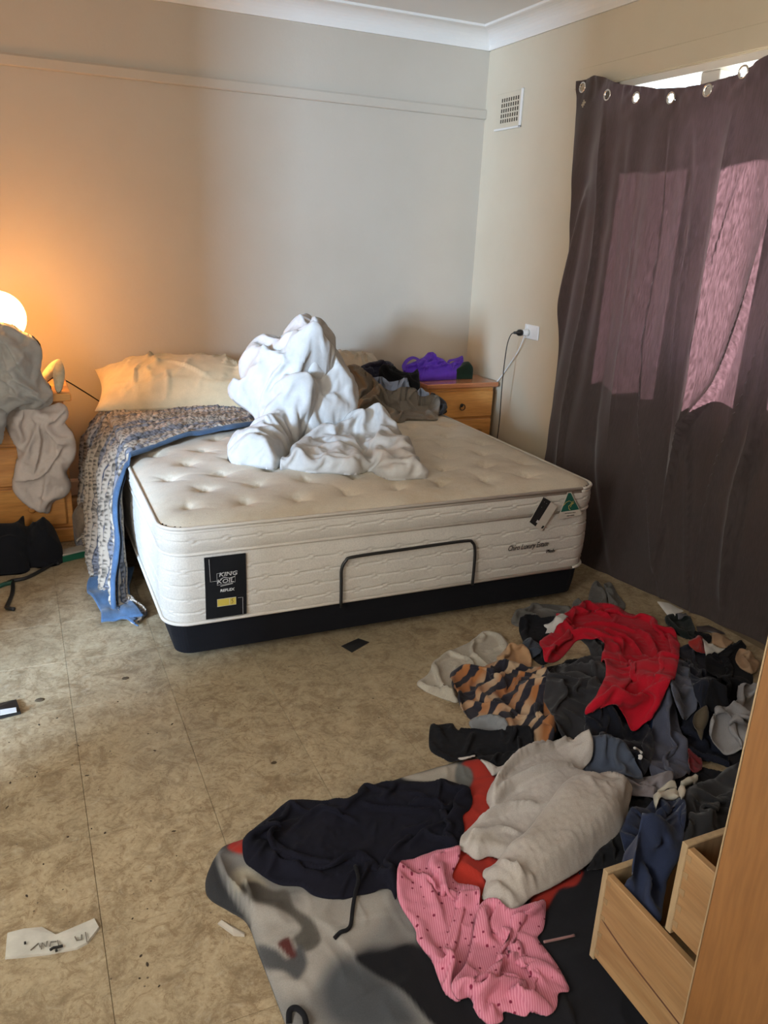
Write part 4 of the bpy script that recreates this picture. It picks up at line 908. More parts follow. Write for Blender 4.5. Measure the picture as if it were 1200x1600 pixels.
tear = plane_at(*mp('W', [(420, 296)])[0], 0, 2.68); keep &= ~((np.abs(cen[:, 1]-tear[1])+np.abs(cen[:, 2]-tear[2])) < .018)
def m_curtain():
    m, nt, b, out = nodes('purple_brown_curtain'); nt.nodes.remove(b)
    g_ = N(nt, 'NewGeometry'); n1 = N(nt, 'TexNoise', i_Scale=1.0, i_Detail=4.0); mpn = N(nt, 'Mapping'); mpn.inputs['Scale'].default_value = (30, 240, 26); L(nt, g_.outputs['Position'], mpn.inputs[0]); L(nt, mpn.outputs[0], n1.inputs['Vector'])
    n2 = N(nt, 'TexNoise', i_Scale=3.0, i_Detail=5.0); L(nt, g_.outputs['Position'], n2.inputs['Vector'])
    d = N(nt, 'BsdfPrincipled'); d.inputs['Roughness'].default_value = .75; d.inputs['Sheen Weight'].default_value = .3; d.inputs['Specular IOR Level'].default_value = .3
    L(nt, mixc(nt, n2.outputs[0], (0.042, 0.030, 0.027), (0.064, 0.047, 0.042)), d.inputs['Base Color'])
    t = N(nt, 'BsdfTranslucent'); L(nt, mixc(nt, ramp(nt, n1.outputs[0], [(.35, 0.0), (.7, 1.0)]), (0.12, 0.065, 0.075), (0.32, 0.18, 0.215)), t.inputs[0])
    mx = N(nt, 'MixShader', i_0=0.09); L(nt, d.outputs[0], mx.inputs[1]); L(nt, t.outputs[0], mx.inputs[2]); L(nt, mx.outputs[0], out.inputs[0])
    bp = N(nt, 'Bump', i_Strength=.3, i_Distance=.002); L(nt, n1.outputs[0], bp.inputs['Height']); L(nt, bp.outputs[0], d.inputs['Normal']); return m
M['curtain'] = m_curtain()
cu = mesh_obj('curtain', flat, q4[keep][:, ::-1], M['curtain']); tag(cu, 'long dark purple-brown curtain sagging from its eyelets over the window', 'curtain')
for c in gc:
    ring = [(c[0]-.004, c[1]+.022*math.cos(a), c[2]+.022*math.sin(a)) for a in [k*2*PI/24 for k in range(25)]]; q_ = np.array(wpos(cu))
    MB().tube([np.array(p)-q_ for p in ring], .0042, 8).build('eyelet', M['steel'], cu, True)

# ------------------------------------------------------------------ chest of drawers, lower right, open drawers
DX = 0.945
dr = thing('chest_of_drawers', 'tall orange pine chest of drawers seen side on at the right edge', 'dresser', (DX+.40, .48, 0))
ox = -.40
MB().box(ox, ox+.020, -.23, .23, 0.0, 1.16, .002).build('side_panel', M['pine_z'], dr)
MB().box(ox+.0005, ox+.0195, .2305, .2335, 0.0, 1.16, .001).build('edge_strip', M['raw'], dr, label='pale edge strip')  # narrow strip in paler wood along the panel edge
MB().box(ox+.80, ox+.82, -.23, .23, 0, 1.16, .002).build('side_panel', M['pine_z'], dr)
MB().box(ox-.004, ox+.824, -.25, .236, 1.161, 1.19, .004).build('dresser_top', M['pine'], dr)
MB().box(ox+.021, ox+.799, -.229, -.211, .02, 1.159, .002).build('front_frame', M['pine'], dr)
def drawer(y1, z0, z1, x0=.022, x1=.798, split=False):
    d_ = MB().box(ox+x0, ox+x0+.014, -.20, y1-.0145, z0+.012, z1-.004, .0015).build('drawer', M['raw_y'], dr, label='pulled-out raw pine drawer')
    MB().box(ox+x0, ox+x1, y1-.014, y1, z0, z1, .0015).build('drawer_back', M['raw'], d_)
    MB().box(ox+x1-.014, ox+x1, -.20, y1-.0145, z0+.012, z1-.004, .0015).build('drawer_side', M['raw_y'], d_)
    MB().box(ox+x0+.0145, ox+x1-.0145, -.20, y1-.0145, z0+.016, z0+.022).build('drawer_bottom', M['raw'], d_)
    n = 5
    for k in range(n):
        zc = z0+.03+(z1-z0-.05)*k/(n-1); w0 = .007
        vs = [(ox+x0-.0006, y1-.0145, zc-w0*.6), (ox+x0-.0006, y1-.0265, zc-w0), (ox+x0-.0006, y1-.0265, zc+w0), (ox+x0-.0006, y1-.0145, zc+w0*.6)]
        vs += [(v_[0]+.002, v_[1], v_[2]) for v_ in vs]
        MB().add(vs, [(0, 3, 2, 1), (4, 5, 6, 7), (0, 1, 5, 4), (1, 2, 6, 5), (2, 3, 7, 6), (3, 0, 4, 7)]).build('dovetail', M['dovetail'], d_)
    if split:
        p = [(ox+x0-.0003, y1-.02, z0+.115), (ox+x0-.0003, y1-.10, z0+.10), (ox+x0-.0003, y1-.20, z0+.092), (ox+x0-.0003, y1-.30, z0+.085), (ox+x0-.0003, y1-.42, z0+.08)]
        MB().tube(spline(p, 4), [.0008]+[.0016]*15+[.0008], 5).build('split', M['grain'], d_, label='dark split along the grain')
M['dovetail'] = plain('dovetail_brown', (0.30, 0.19, 0.09), .8); M['grain'] = plain('dark_crack', (0.10, 0.04, 0.02), .9)  # the dovetail keys have their own plain brown
drawer(.976-.48, .095, .322, split=True); drawer(.805-.48, .335, .530)

# ------------------------------------------------------------------ heap of clothes on the floor
FF = Field((0, 0, 0), (1, 0, 0), (0, 1, 0), -.1, 2.74, .55, 3.1, .0055)
FF.Z[:] = 0.0
def col(c, **k): return fabric('cloth_%d' % (len(bpy.data.materials)), c, **k)
SHc = (0.014, 0.014, 0.017)
red_ = (.42, .035, .022); lg = (.27, .255, .23)
shark_paint = painter(SHc, [
 (mp('C', [(60, 380), (830, 540), (930, 640), (960, 760), (640, 800), (900, 960), (1010, 1110), (450, 1250), (300, 1000), (200, 640), (60, 560)]), (.22, .21, .195), 14),
 (mp('C', [(230, 600), (330, 560), (420, 600), (500, 560), (800, 560), (700, 760), (560, 900), (420, 1000), (330, 930)]), (.36, .33, .29), 18),
 (mp('C', [(600, 820), (760, 880), (880, 1000), (900, 1110), (600, 1110), (520, 960)]), (.075, .08, .085), 20),
 (mp('C', [(40, 520), (80, 400), (115, 470), (150, 560), (215, 660), (230, 700), (60, 590)]), (.035, .035, .037), 3),
 (mp('C', [(165, 480), (230, 460), (300, 530), (260, 560), (180, 540)]), (.42, .38, .29), 8),
 (mp('C', [(195, 530), (260, 515), (330, 550), (390, 550), (420, 620), (490, 670), (525, 740), (510, 780), (460, 800), (410, 750), (445, 705), (380, 640), (300, 610), (240, 590)]), (.10, .09, .075), 4),
 (mp('C', [(265, 775), (340, 790), (390, 830), (440, 770), (470, 850), (430, 915), (370, 880), (290, 865)]), (.085, .085, .085), 5),
 (mp('C', [(350, 765), (392, 742), (412, 775), (425, 820), (400, 825), (368, 795)]), (.10, .03, .025), 3),
 (mp('C', [(665, 820), (780, 800), (900, 770), (1000, 870), (1100, 1000), (1160, 1100), (1000, 1110), (860, 960), (740, 890)]), (.010, .010, .012), 4),
 (mp('C', [(150, 385), (165, 350), (240, 330), (230, 400)]), red_, 3),
 (mp('X', [(560, 1270), (700, 1225), (720, 1300), (560, 1300)]), (.42, .38, .32), 4),
 (mp('P', [(0, 540), (-60, 500), (100, 470), (400, 400), (420, 550), (260, 560)]), (.42, .38, .32), 4),
 (mp('P', [(395, 430), (470, 400), (540, 480), (520, 590), (400, 570)]), (.15, .155, .145), 3),
 (mp('P', [(450, 400), (560, 340), (720, 500), (680, 700), (620, 900), (480, 900), (470, 780), (520, 600), (545, 520), (520, 440)]), red_, 3),
 (mp('B', [(200, 300), (330, 260), (300, 380), (340, 440), (360, 460), (330, 600), (240, 600), (200, 430)]), red_, 3),
 (mp('B', [(480, 545), (560, 500), (620, 480), (600, 525), (545, 540), (500, 610), (440, 640)]), red_, 3),
 (mp('B', [(740, 300), (760, 230), (840, 240), (820, 290)]), (.36, .03, .02), 3),
 (mp('A', [(-60, 660), (-20, 640), (0, 680), (-30, 700)]), red_, 3)])
M['shark'] = fabric('printed_blanket', (1, 1, 1), usecol=True, wr=.35, var=.15, weave=400, sheen=.05)
garment(FF, 'blanket', [(363, 1318), (340, 1335), (322, 1375), (326, 1400), (357, 1420), (386, 1440), (404, 1487), (423, 1537), (447, 1600), (480, 1680), (700, 1760), (960, 1740), (1080, 1560), (1100, 1380), (1080, 1240), (1000, 1200), (860, 1180), (775, 1186), (740, 1188), (700, 1196), (655, 1208), (610, 1222), (560, 1246), (450, 1290)], M['shark'],
        thick=.010, puff=0.01037, r=.03, noise=.006, nsc=7, paintf=shark_paint, label='fleece blanket with a black, grey and red print spread flat on the floor', cat='blanket',
        folds=[(mp('C', p), w_, h_, k_) for p, w_, h_, k_ in [([(100, 400), (130, 520), (200, 620), (240, 700)], .02, .035, 's'), ([(210, 520), (230, 600), (250, 700)], .012, .02, 's'), ([(300, 620), (310, 700)], .02, .010, 'r'), ([(350, 620), (360, 700)], .02, .010, 'r'), ([(180, 380), (260, 430), (330, 500)], .03, .02, 'r')]]+[(mp('B', [(230, 480), (300, 520), (310, 590)]), .02, .02, 's'), (mp('B', [(180, 780), (400, 900), (600, 940)]), .03, .012, 'r')], rnd=(16, .3, .9, .25, .02, .006))
def ell(cx, cy, a, b, n=18, rot=0.0, seed=0):
    rg = random.Random(seed); o = []
    for k in range(n):
        t = 2*PI*k/n; r = 1+rg.uniform(-.1, .1); x, y = a*r*math.cos(t), b*r*math.sin(t); o.append((cx+x*math.cos(rot)-y*math.sin(rot), cy+x*math.sin(rot)+y*math.cos(rot)))
    return o
M['blk2'] = fabric('black_jersey', (0.010, 0.010, 0.012), sheen=.04, wr=.3); M['blknavy'] = fabric('navy_black_cloth', (0.013, 0.015, 0.025), sheen=.06, wr=.3)
core = dict(sim=40, grav=.0003, st=.08, uvpoly=True, cat='clothing')
garment(FF, 'clothing', ell(1.70, 1.84, .42, .30, seed=1), M['blk2'], thick=.02, puff=.165, r=.26, noise=.02, rnd=(30, .5, 1.2, .25, .02, .02), label='black clothes at the bottom of the heap under the red jumper', **core)
garment(FF, 'clothing', ell(2.03, 1.64, .27, .27, seed=2), M['blknavy'], thick=.02, puff=0.14, r=.2, noise=.02, rnd=(26, .8, 1.2, .22, .02, .02), label='blackish clothes low in the heap on the curtain side', **core)
garment(FF, 'clothing', ell(1.50, 1.40, .34, .22, seed=3, rot=-.3), M['blk2'], thick=.015, puff=0.03888, r=.12, noise=.012, rnd=(20, .8, 1.2, .22, .02, .014), label='black garment lying between the heap and the open drawers', **core)
garment(FF, 'clothing', ell(2.15, 1.25, .36, .28, seed=4), M['blk2'], thick=.015, puff=0.1, r=.2, noise=.015, rnd=(20, .8, 1.2, .22, .02, .016), label='black clothes behind the chest of drawers', **core)

def G(k, outl, name, m, label, cat='clothing', folds=(), **kw):
    fo = [(mp(k, f[0]), f[1], f[2], f[3] if len(f) > 3 else 'r') for f in folds]
    if not kw.get('sharp'): kw = {**dict(sim=80, blur=.03), **kw}
    return garment(FF, name, mp(k, outl), m, folds=fo, label=label, cat=cat, **kw)
cream = fabric('cream_fleece', (0.42, 0.375, 0.30), weave=250, wr=.6)
G('A', [(25, 405), (60, 370), (85, 330), (140, 290), (200, 262), (240, 232), (275, 232), (312, 250), (332, 290), (320, 340), (250, 380), (180, 375), (150, 400), (165, 460), (110, 448)], 'fleece_jacket', cream, 'cream fleece garment at the left end of the heap nearest the bed', folds=[([(140, 300), (200, 330), (220, 380)], .015, .02, 's'), ([(215, 255), (215, 300), (260, 340)], .015, .02, 't'), ([(250, 300), (300, 280), (325, 300)], .012, .016, 's'), ([(90, 340), (110, 400), (150, 440)], .012, .014, 't'), ([(30, 405), (100, 430), (160, 452)], .008, .008)], puff=0.02268, r=.035, thick=.010, rnd=(14, .8, .7, .1, .010, .010))
greyk = col((0.13, 0.12, 0.105), weave=300)
G('A', [(340, 190), (370, 155), (430, 135), (500, 138), (540, 155), (520, 200), (480, 215), (420, 200), (370, 210)], 'knit_top', greyk, 'dull grey knit at the back of the heap beside the bed base', puff=0.0324, r=.04, thick=.01, rnd=(12, 2.3, .4, .14, .010, .012))
G('A', [(368, 200), (430, 190), (510, 205), (500, 260), (470, 320), (440, 335), (400, 300), (380, 260)], 'tee_shirt', M['blk2'], 'black cloth with the white tag lying over it, left of the red jumper', puff=0.0324, r=.04, thick=.008, rnd=(10, 1, .8, .12, .012, .014))
slate_d = col((0.045, 0.055, 0.075))
G('A', [(358, 290), (390, 265), (430, 275), (440, 305), (400, 320), (365, 312)], 'sock', slate_d, 'dark slate-blue sock on the left of the heap', 'sock', puff=0.01944, r=.025, thick=.006, rnd=(6, .5, .8, .06, .006, .006))
M['tan'] = fabric('tan_fleece', (0.42, 0.25, 0.13), wr=.5)
G('A', [(290, 330), (320, 295), (350, 278), (400, 300), (405, 345), (350, 350)], 'fleece_lining', M['tan'], 'tan fleece lining with brown edge behind the tiger-striped blanket', 'cloth', puff=0.02592, r=.03, thick=.01, folds=[([(300, 330), (325, 295), (355, 280)], .006, .012)])
def m_tiger():
    m = fabric('tiger_fleece', (1, 1, 1), weave=350, wr=.5); nt = m.node_tree; b = nt.nodes['Principled BSDF']
    uvn = N(nt, 'UVMap', uv_map='UVMap'); mpn = N(nt, 'Mapping'); mpn.inputs['Rotation'].default_value = (0, 0, math.radians(-28)); L(nt, uvn.outputs[0], mpn.inputs[0])
    wv = N(nt, 'TexWave', i_Scale=5.2, i_Distortion=5.0, i_Detail=2.0); wv.inputs['Detail Scale'].default_value = 1.6; wv.bands_direction = 'Y'; L(nt, mpn.outputs[0], wv.inputs[0])
    n1 = N(nt, 'TexNoise', i_Scale=8.0, i_Detail=1.0); L(nt, uvn.outputs[0], n1.inputs['Vector'])
    base = mixc(nt, ramp(nt, n1.outputs[0], [(.42, 0.0), (.6, 1.0)]), (0.46, 0.33, 0.21), (0.33, 0.13, 0.045))
    c = mixc(nt, ramp(nt, wv.outputs[0], [(.42, 1.0), (.56, 0.0)]), base, (0.022, 0.020, 0.028)); L(nt, c, b.inputs['Base Color']); return m
M['tiger'] = m_tiger()
G('A', [(135, 380), (150, 355), (200, 343), (300, 340), (380, 340), (440, 352), (480, 400), (500, 480), (500, 560), (450, 612), (405, 600), (330, 560), (290, 530), (220, 522), (185, 500), (160, 450)], 'blanket', M['tiger'], 'tiger-striped tan and black fleece blanket on the left of the heap', 'blanket', folds=[([(150, 370), (190, 420), (200, 500)], .03, .03, 's'), ([(230, 350), (300, 400), (330, 470)], .03, .02, 's'), ([(290, 500), (360, 480), (440, 500)], .02, .02, 't'), ([(330, 540), (400, 540), (480, 590)], .015, .016, 's')], puff=0.04536, r=.07, thick=.012, rnd=(8, .5, .8, .15, .02, .012))
G('A', [(598, 130), (604, 90), (615, 66), (632, 64), (650, 85), (662, 130), (655, 150), (610, 150)], 'sock', greyk, 'left one of the pair of dark grey socks sticking out behind the red jumper', 'sock', puff=0.02268, r=.03, thick=.008, rnd=(4, 1.4, .3, .08, .006, .006))
G('A', [(650, 75), (662, 62), (680, 72), (700, 105), (722, 135), (715, 155), (675, 150), (660, 110)], 'sock', greyk, 'right one of the pair of dark grey socks sticking out behind the red jumper', 'sock', puff=0.02268, r=.03, thick=.008, rnd=(4, 1.2, .3, .08, .006, .006))
G('A', [(545, 135), (560, 122), (575, 135), (570, 160), (550, 160)], 'sock', greyk, 'small dark sock tip at the back edge of the red jumper', 'sock', puff=0.01944, r=.02, thick=.006)
charc = col((0.030, 0.029, 0.032), wr=.3)
G('A', [(450, 440), (470, 375), (530, 345), (600, 320), (600, 280), (560, 235), (610, 230), (660, 250), (690, 330), (680, 400), (640, 470), (590, 560), (560, 585), (500, 580), (478, 540), (455, 480)], 'tee_shirt', charc, 'charcoal t-shirt in the middle of the heap left of the red jumper', folds=[([(480, 375), (560, 340), (650, 300)], .015, .018, 's'), ([(560, 240), (570, 290), (520, 320)], .012, -.015, 'r'), ([(590, 235), (600, 290), (560, 330)], .010, .012, 's'), ([(640, 380), (590, 480), (570, 570)], .03, .02, 't')], puff=0.01944, r=.05, thick=.008, rnd=(10, 1, .8, .16, .016, .008))
# right side: jackets, shirts
slate = col((0.115, 0.125, 0.165), wr=.3); slate2 = col((0.085, 0.09, 0.125), wr=.3); royal = col((0.03, 0.06, 0.16))
G('A', [(770, 520), (820, 470), (860, 440), (850, 520), (810, 590), (780, 580)], 'tee_shirt', royal, 'royal blue cloth showing below the red jumper', puff=0.01728, r=.03, thick=.006)
G('A', [(800, 690), (808, 620), (812, 540), (830, 480), (855, 450), (880, 490), (905, 560), (930, 640), (940, 700), (900, 725), (850, 745)], 'trousers', slate2, 'slate grey-blue trousers hanging down the near side of the heap', folds=[([(880, 490), (850, 580), (810, 640)], .02, .03, 's'), ([(885, 500), (880, 600), (885, 700)], .015, .025, 't'), ([(900, 560), (915, 640), (925, 700)], .015, .02, 's')], puff=0.02268, r=.035, thick=.008, rnd=(8, 1.4, .4, .12, .010, .010))
G('A', [(895, 320), (925, 350), (950, 410), (962, 480), (945, 510), (905, 525), (880, 500), (855, 440), (860, 390), (880, 350)], 'shirt', slate, 'slate grey-blue shirt sleeve folded beside the red jumper', folds=[([(885, 470), (930, 470), (955, 480)], .010, -.006), ([(930, 370), (930, 430), (900, 480)], .02, .012, 's')], puff=0.01944, r=.035, thick=.008, rnd=(6, 1.2, .4, .1, .010, .006))
dn = col((0.014, 0.016, 0.026))
G('A', [(895, 300), (910, 278), (960, 278), (1010, 310), (1035, 370), (1025, 420), (990, 480), (965, 470), (940, 400), (920, 340)], 'jeans', dn, 'dark navy cloth right of the red jumper', puff=0.0324, r=.06, thick=.01, rnd=(8, .9, .5, .15, .014, .012))
G('A', [(990, 310), (1040, 290), (1075, 275), (1105, 262), (1128, 275), (1120, 300), (1145, 350), (1150, 400), (1125, 455), (1070, 495), (1010, 500), (985, 470), (1030, 400)], 'jacket', M['blk2'], 'black jacket bundled at the right of the heap under the curtain', folds=[([(1105, 270), (1070, 310), (1040, 340)], .02, .03, 's'), ([(1140, 360), (1100, 420), (1040, 450)], .025, .03, 't'), ([(1060, 330), (1090, 390), (1080, 460)], .02, .02, 's')], puff=0.04536, r=.07, thick=.01, rnd=(8, .9, .5, .15, .014, .012))
G('S', [(490, 290), (520, 230), (600, 210), (640, 280), (590, 400), (575, 480), (540, 440), (500, 360)], 'cloth', col((0.09, 0.07, 0.045)), 'dim olive-brown cloth among the black clothes beside the slate trousers', 'cloth', puff=0.01728, r=.03, thick=.006)
G('S', [(440, 590), (500, 610), (580, 640), (575, 740), (500, 770), (465, 740), (450, 660)], 'cloth', col((0.16, 0.018, 0.022)), 'dark red cloth showing behind the white-striped cuff', 'cloth', puff=0.01728, r=.03, thick=.006)
greyw = col((0.26, 0.25, 0.25), wr=.6)
G('S', [(650, 500), (680, 380), (700, 280), (690, 200), (740, 180), (800, 190), (880, 150), (960, 60), (1100, 20), (1200, 200), (1100, 480), (930, 590), (840, 605), (740, 580), (660, 540)], 'sheet', greyw, 'crumpled pale grey sheet beside the tall chest of drawers', 'bedding', folds=[([(720, 300), (760, 420), (740, 540)], .02, .03, 's'), ([(800, 210), (860, 300), (860, 420), (940, 480)], .02, .03, 't'), ([(700, 480), (800, 560), (900, 570)], .02, .02, 's'), ([(960, 200), (900, 300), (950, 420)], .02, .025, 's')], puff=0.05184, r=.06, thick=.01, rnd=(14, 1, 1, .12, .012, .012))
# things under the curtain's edge
G('A', [(858, 190), (880, 180), (930, 182), (952, 205), (958, 235), (940, 250), (905, 240), (875, 215)], 'cap', col((0.010, 0.014, 0.012)), 'black cloth cap between the red jumper and the curtain', 'cap', puff=0.03888, r=.05, thick=.01)
G('A', [(950, 250), (960, 232), (1000, 235), (1008, 262), (960, 275)], 'sock', M['blk2'], 'black sock right of the black cap', 'sock', puff=0.01944, r=.03, thick=.006)
G('A', [(932, 275), (945, 262), (985, 262), (990, 305), (960, 300)], 'cloth', col((0.30, 0.03, 0.025)), 'small red cloth beyond the red jumper towards the curtain', 'cloth', puff=0.01944, r=.03, thick=.006)
M['paper'] = plain('white_paper', (0.62, 0.60, 0.55), .7, var=.1, sc=12); M['kraft'] = plain('brown_cardboard', (0.34, 0.22, 0.13), .8, var=.1)
flat_kw = dict(puff=0.003456, r=.01, thick=.003, noise=.002, sharp=True, blur=.07)
G('A', [(828, 128), (870, 136), (918, 160), (890, 170), (888, 184), (866, 172)], 'paper_sheet', M['paper'], 'torn white paper on the floor at the curtain hem', 'paper', **flat_kw)
G('A', [(888, 172), (925, 165), (945, 188), (900, 186)], 'plastic_wrap', plain('grey_plastic', (.10, .10, .11), .4), 'grey plastic scrap beside the torn white paper', 'scrap', **flat_kw)
G('A', [(978, 262), (1010, 268), (1058, 288), (1020, 300), (990, 310)], 'paper_sheet', M['paper'], 'white sheet of paper between small red cloth and black jacket', 'paper', **flat_kw)
G('A', [(1010, 225), (1050, 240), (1085, 262), (1060, 280), (1012, 262)], 'cardboard_piece', M['kraft'], 'flat brown cardboard piece on the floor below the curtain', 'cardboard', **flat_kw)
G('A', [(960, 210), (1000, 208), (1060, 235), (1030, 235), (1000, 228), (965, 225)], 'magazine', plain('dark_magazine', (.05, .04, .04), .35), 'dark magazine poking from under the curtain hem', 'magazine', **flat_kw)
G('A', [(1090, 320), (1110, 295), (1160, 318), (1172, 340), (1150, 372), (1110, 350)], 'paper_bag', M['kraft'], 'brown paper bag between black jacket and tall chest of drawers', 'bag', puff=0.01944, r=.03, thick=.004, rnd=(6, .5, 1, .06, .006, .008))
# shorts
navy_s = col((0.011, 0.012, 0.019), wr=.3); slate3 = col((0.068, 0.082, 0.115), wr=.2)
G('B', [(700, 195), (790, 185), (850, 190), (900, 200), (880, 240), (850, 260), (790, 250), (740, 230)], 'striped_shirt', col((0.24, 0.215, 0.225)), 'lilac-grey pleated cloth under the slate shorts', folds=[([(720, 190), (780, 250)], .008, .010, 's'), ([(760, 190), (820, 250)], .008, .010, 's'), ([(800, 190), (850, 240)], .008, .010, 's'), ([(830, 185), (880, 220)], .008, .010, 's')], puff=0.01728, r=.03, thick=.006)
G('Q', [(345, 125), (480, 100), (620, 110), (740, 200), (790, 280), (845, 400), (820, 500), (768, 595), (700, 560), (560, 500), (400, 470), (350, 330)], 'shorts', navy_s, 'black shorts with white drawstring below the red jumper', folds=[([(480, 110), (510, 200), (560, 240), (720, 250)], .010, .016, 's'), ([(370, 260), (500, 300), (720, 320), (800, 300)], .010, .014, 't'), ([(380, 330), (480, 380), (620, 390), (760, 330)], .012, .014, 's'), ([(770, 300), (800, 400), (770, 560)], .02, .02, 's')], puff=0.02592, r=.04, thick=.01, rnd=(10, .2, .8, .1, .008, .008))
G('Q', [(330, 570), (345, 450), (365, 345), (420, 360), (520, 375), (600, 390), (650, 430), (700, 500), (762, 600), (620, 612), (480, 610)], 'shorts', slate3, 'slate blue shorts leg on the white sweatshirt below the black shorts', folds=[([(480, 390), (450, 480), (400, 560)], .02, .008, 's'), ([(600, 400), (560, 500), (560, 600)], .02, .008, 't')], puff=0.01555, r=.02, thick=.008, noise=.004, lift=.02)
# black t-shirt left front
G('P', [(512, 40), (600, 15), (720, 20), (830, 90), (800, 155), (640, 150), (560, 125), (520, 80)], 'tee_shirt', col((0.20, 0.205, 0.21)), 'small pale grey cloth under the tiger-striped blanket edge', 'clothing', puff=0.01728, r=.025, thick=.006, rnd=(6, .5, .9, .06, .006, .006))
G('P', [(180, 65), (250, 62), (360, 48), (385, 80), (420, 110), (440, 88), (465, 110), (560, 125), (680, 150), (800, 155), (830, 110), (920, 88), (1000, 92), (1030, 160), (1055, 265), (900, 370), (760, 440), (640, 400), (600, 378), (540, 350), (400, 388), (300, 345), (190, 290), (165, 210)], 'tee_shirt', M['blk2'], 'black t-shirt lying at the near left edge of the heap', folds=[([(520, 130), (480, 200), (430, 330)], .015, .02, 's'), ([(440, 330), (560, 270), (700, 260), (800, 300)], .015, .012, 't'), ([(200, 80), (260, 200), (300, 330)], .02, .010, 's'), ([(830, 120), (930, 200), (960, 300)], .02, .016, 't')], puff=0.01728, r=.03, thick=.008, rnd=(8, .3, .9, .12, .012, .007))
G('P', [(600, 378), (640, 395), (700, 430), (760, 445), (850, 400), (800, 450), (740, 490), (700, 500), (685, 470)], 'cloth', col((0.50, 0.46, 0.42)), 'thin white cloth edge under the black t-shirt by the sweatshirt', 'cloth', puff=0.005184, r=.01, thick=.005)
G('P', [(400, 368), (440, 378), (545, 354), (550, 362), (445, 388), (405, 378)], 'elastic_band', col((0.50, 0.46, 0.42)), 'thin white waistband edge under the black t-shirt on the red print', 'cloth', puff=0.001728, r=.004, thick=.004)
# red jumper on top
redm = col((0.46, 0.008, 0.022), wr=.45, sheen=.1, weave=400, var=.1)
red = G('A', [(437, 245), (470, 225), (490, 190), (495, 160), (540, 145), (580, 125), (640, 122), (700, 135), (760, 150), (820, 175), (870, 195), (900, 225), (908, 270), (900, 330), (880, 400), (850, 450), (820, 490), (790, 520), (755, 528), (735, 515), (710, 480), (670, 472), (630, 478), (592, 488), (595, 460), (625, 430), (650, 380), (660, 340), (645, 300), (655, 260), (640, 240), (610, 238), (580, 230), (560, 235), (540, 260), (510, 290), (480, 305), (455, 308), (448, 280)], 'jumper', redm, 'red jumper twisted over the top of the clothes heap', 'jumper',
  folds=[([(500, 200), (560, 170), (650, 160), (760, 175), (850, 210)], .012, .016, 's'), ([(520, 230), (600, 200), (680, 205), (760, 230)], .012, .020, 't'), ([(560, 150), (650, 140), (750, 165), (830, 190)], .010, .010, 's'), ([(640, 215), (700, 240), (760, 290), (800, 330)], .014, .022, 's'), ([(655, 250), (700, 260), (720, 300), (760, 330)], .012, .022, 't'), ([(740, 210), (800, 260), (830, 330)], .016, .018, 's'), ([(680, 270), (675, 320), (690, 380), (650, 440)], .018, .020, 's'), ([(720, 300), (730, 370), (700, 420), (640, 455)], .016, .015, 't'), ([(880, 220), (890, 300), (860, 380), (820, 450)], .025, .02, 's'), ([(640, 470), (720, 455), (770, 470), (790, 510)], .010, .012, 's'), ([(830, 400), (800, 390), (770, 400)], .008, .010, 's'), ([(460, 290), (500, 250), (550, 215)], .012, .016, 't')],
  puff=0.02916, r=.04, thick=.010, noise=.008, blur=.09, rnd=[(22, .2, .7, .12, .009, .008), (10, 1.4, .5, .14, .012, .009)], lift=.035)
def small_on(k, outl, name, m, par, label=None, lift=.02, **kw):
    fo = dict(puff=0.000864, r=.004, thick=.003, noise=.0, sharp=True, blur=.02); fo.update(kw)
    return garment(FF, name, mp(k, outl), m, parent=par, label=label, update=False, **fo)
M['tagw'] = fabric('white_care_tag', (0.60, 0.57, 0.53))
small_on('A', [(447, 204), (480, 195), (528, 182), (530, 188), (512, 206), (492, 214), (480, 236), (455, 230), (462, 210)], 'care_tag', M['tagw'], red, 'white care label', blur=.05)
# drawstring of the black shorts
def cord(k, pts, r, m, name, label, cat='cord', par=None, lift=.012):
    P = FF.hit(mp(k, pts), .01, 1); p3 = [(p[0], p[1], float(FF.samp(np.array([p[0]]), np.array([p[1]]))[0])+lift) for p in P]
    mb = MB().tube(spline(p3, 6), r, 8); o = mesh_obj(name, mb.v, mb.f, m, par)
    return tag(o, label, cat) if par is None else o
cord('Q', [(700, 410), (730, 415), (748, 445)], .004, M['tagw'], 'drawstring', None, par=bpy.data.objects.get('shorts'), lift=.010)
cord('Q', [(728, 470), (745, 475), (742, 490), (730, 480)], .004, M['tagw'], 'drawstring', None, par=bpy.data.objects.get('shorts'), lift=.010)
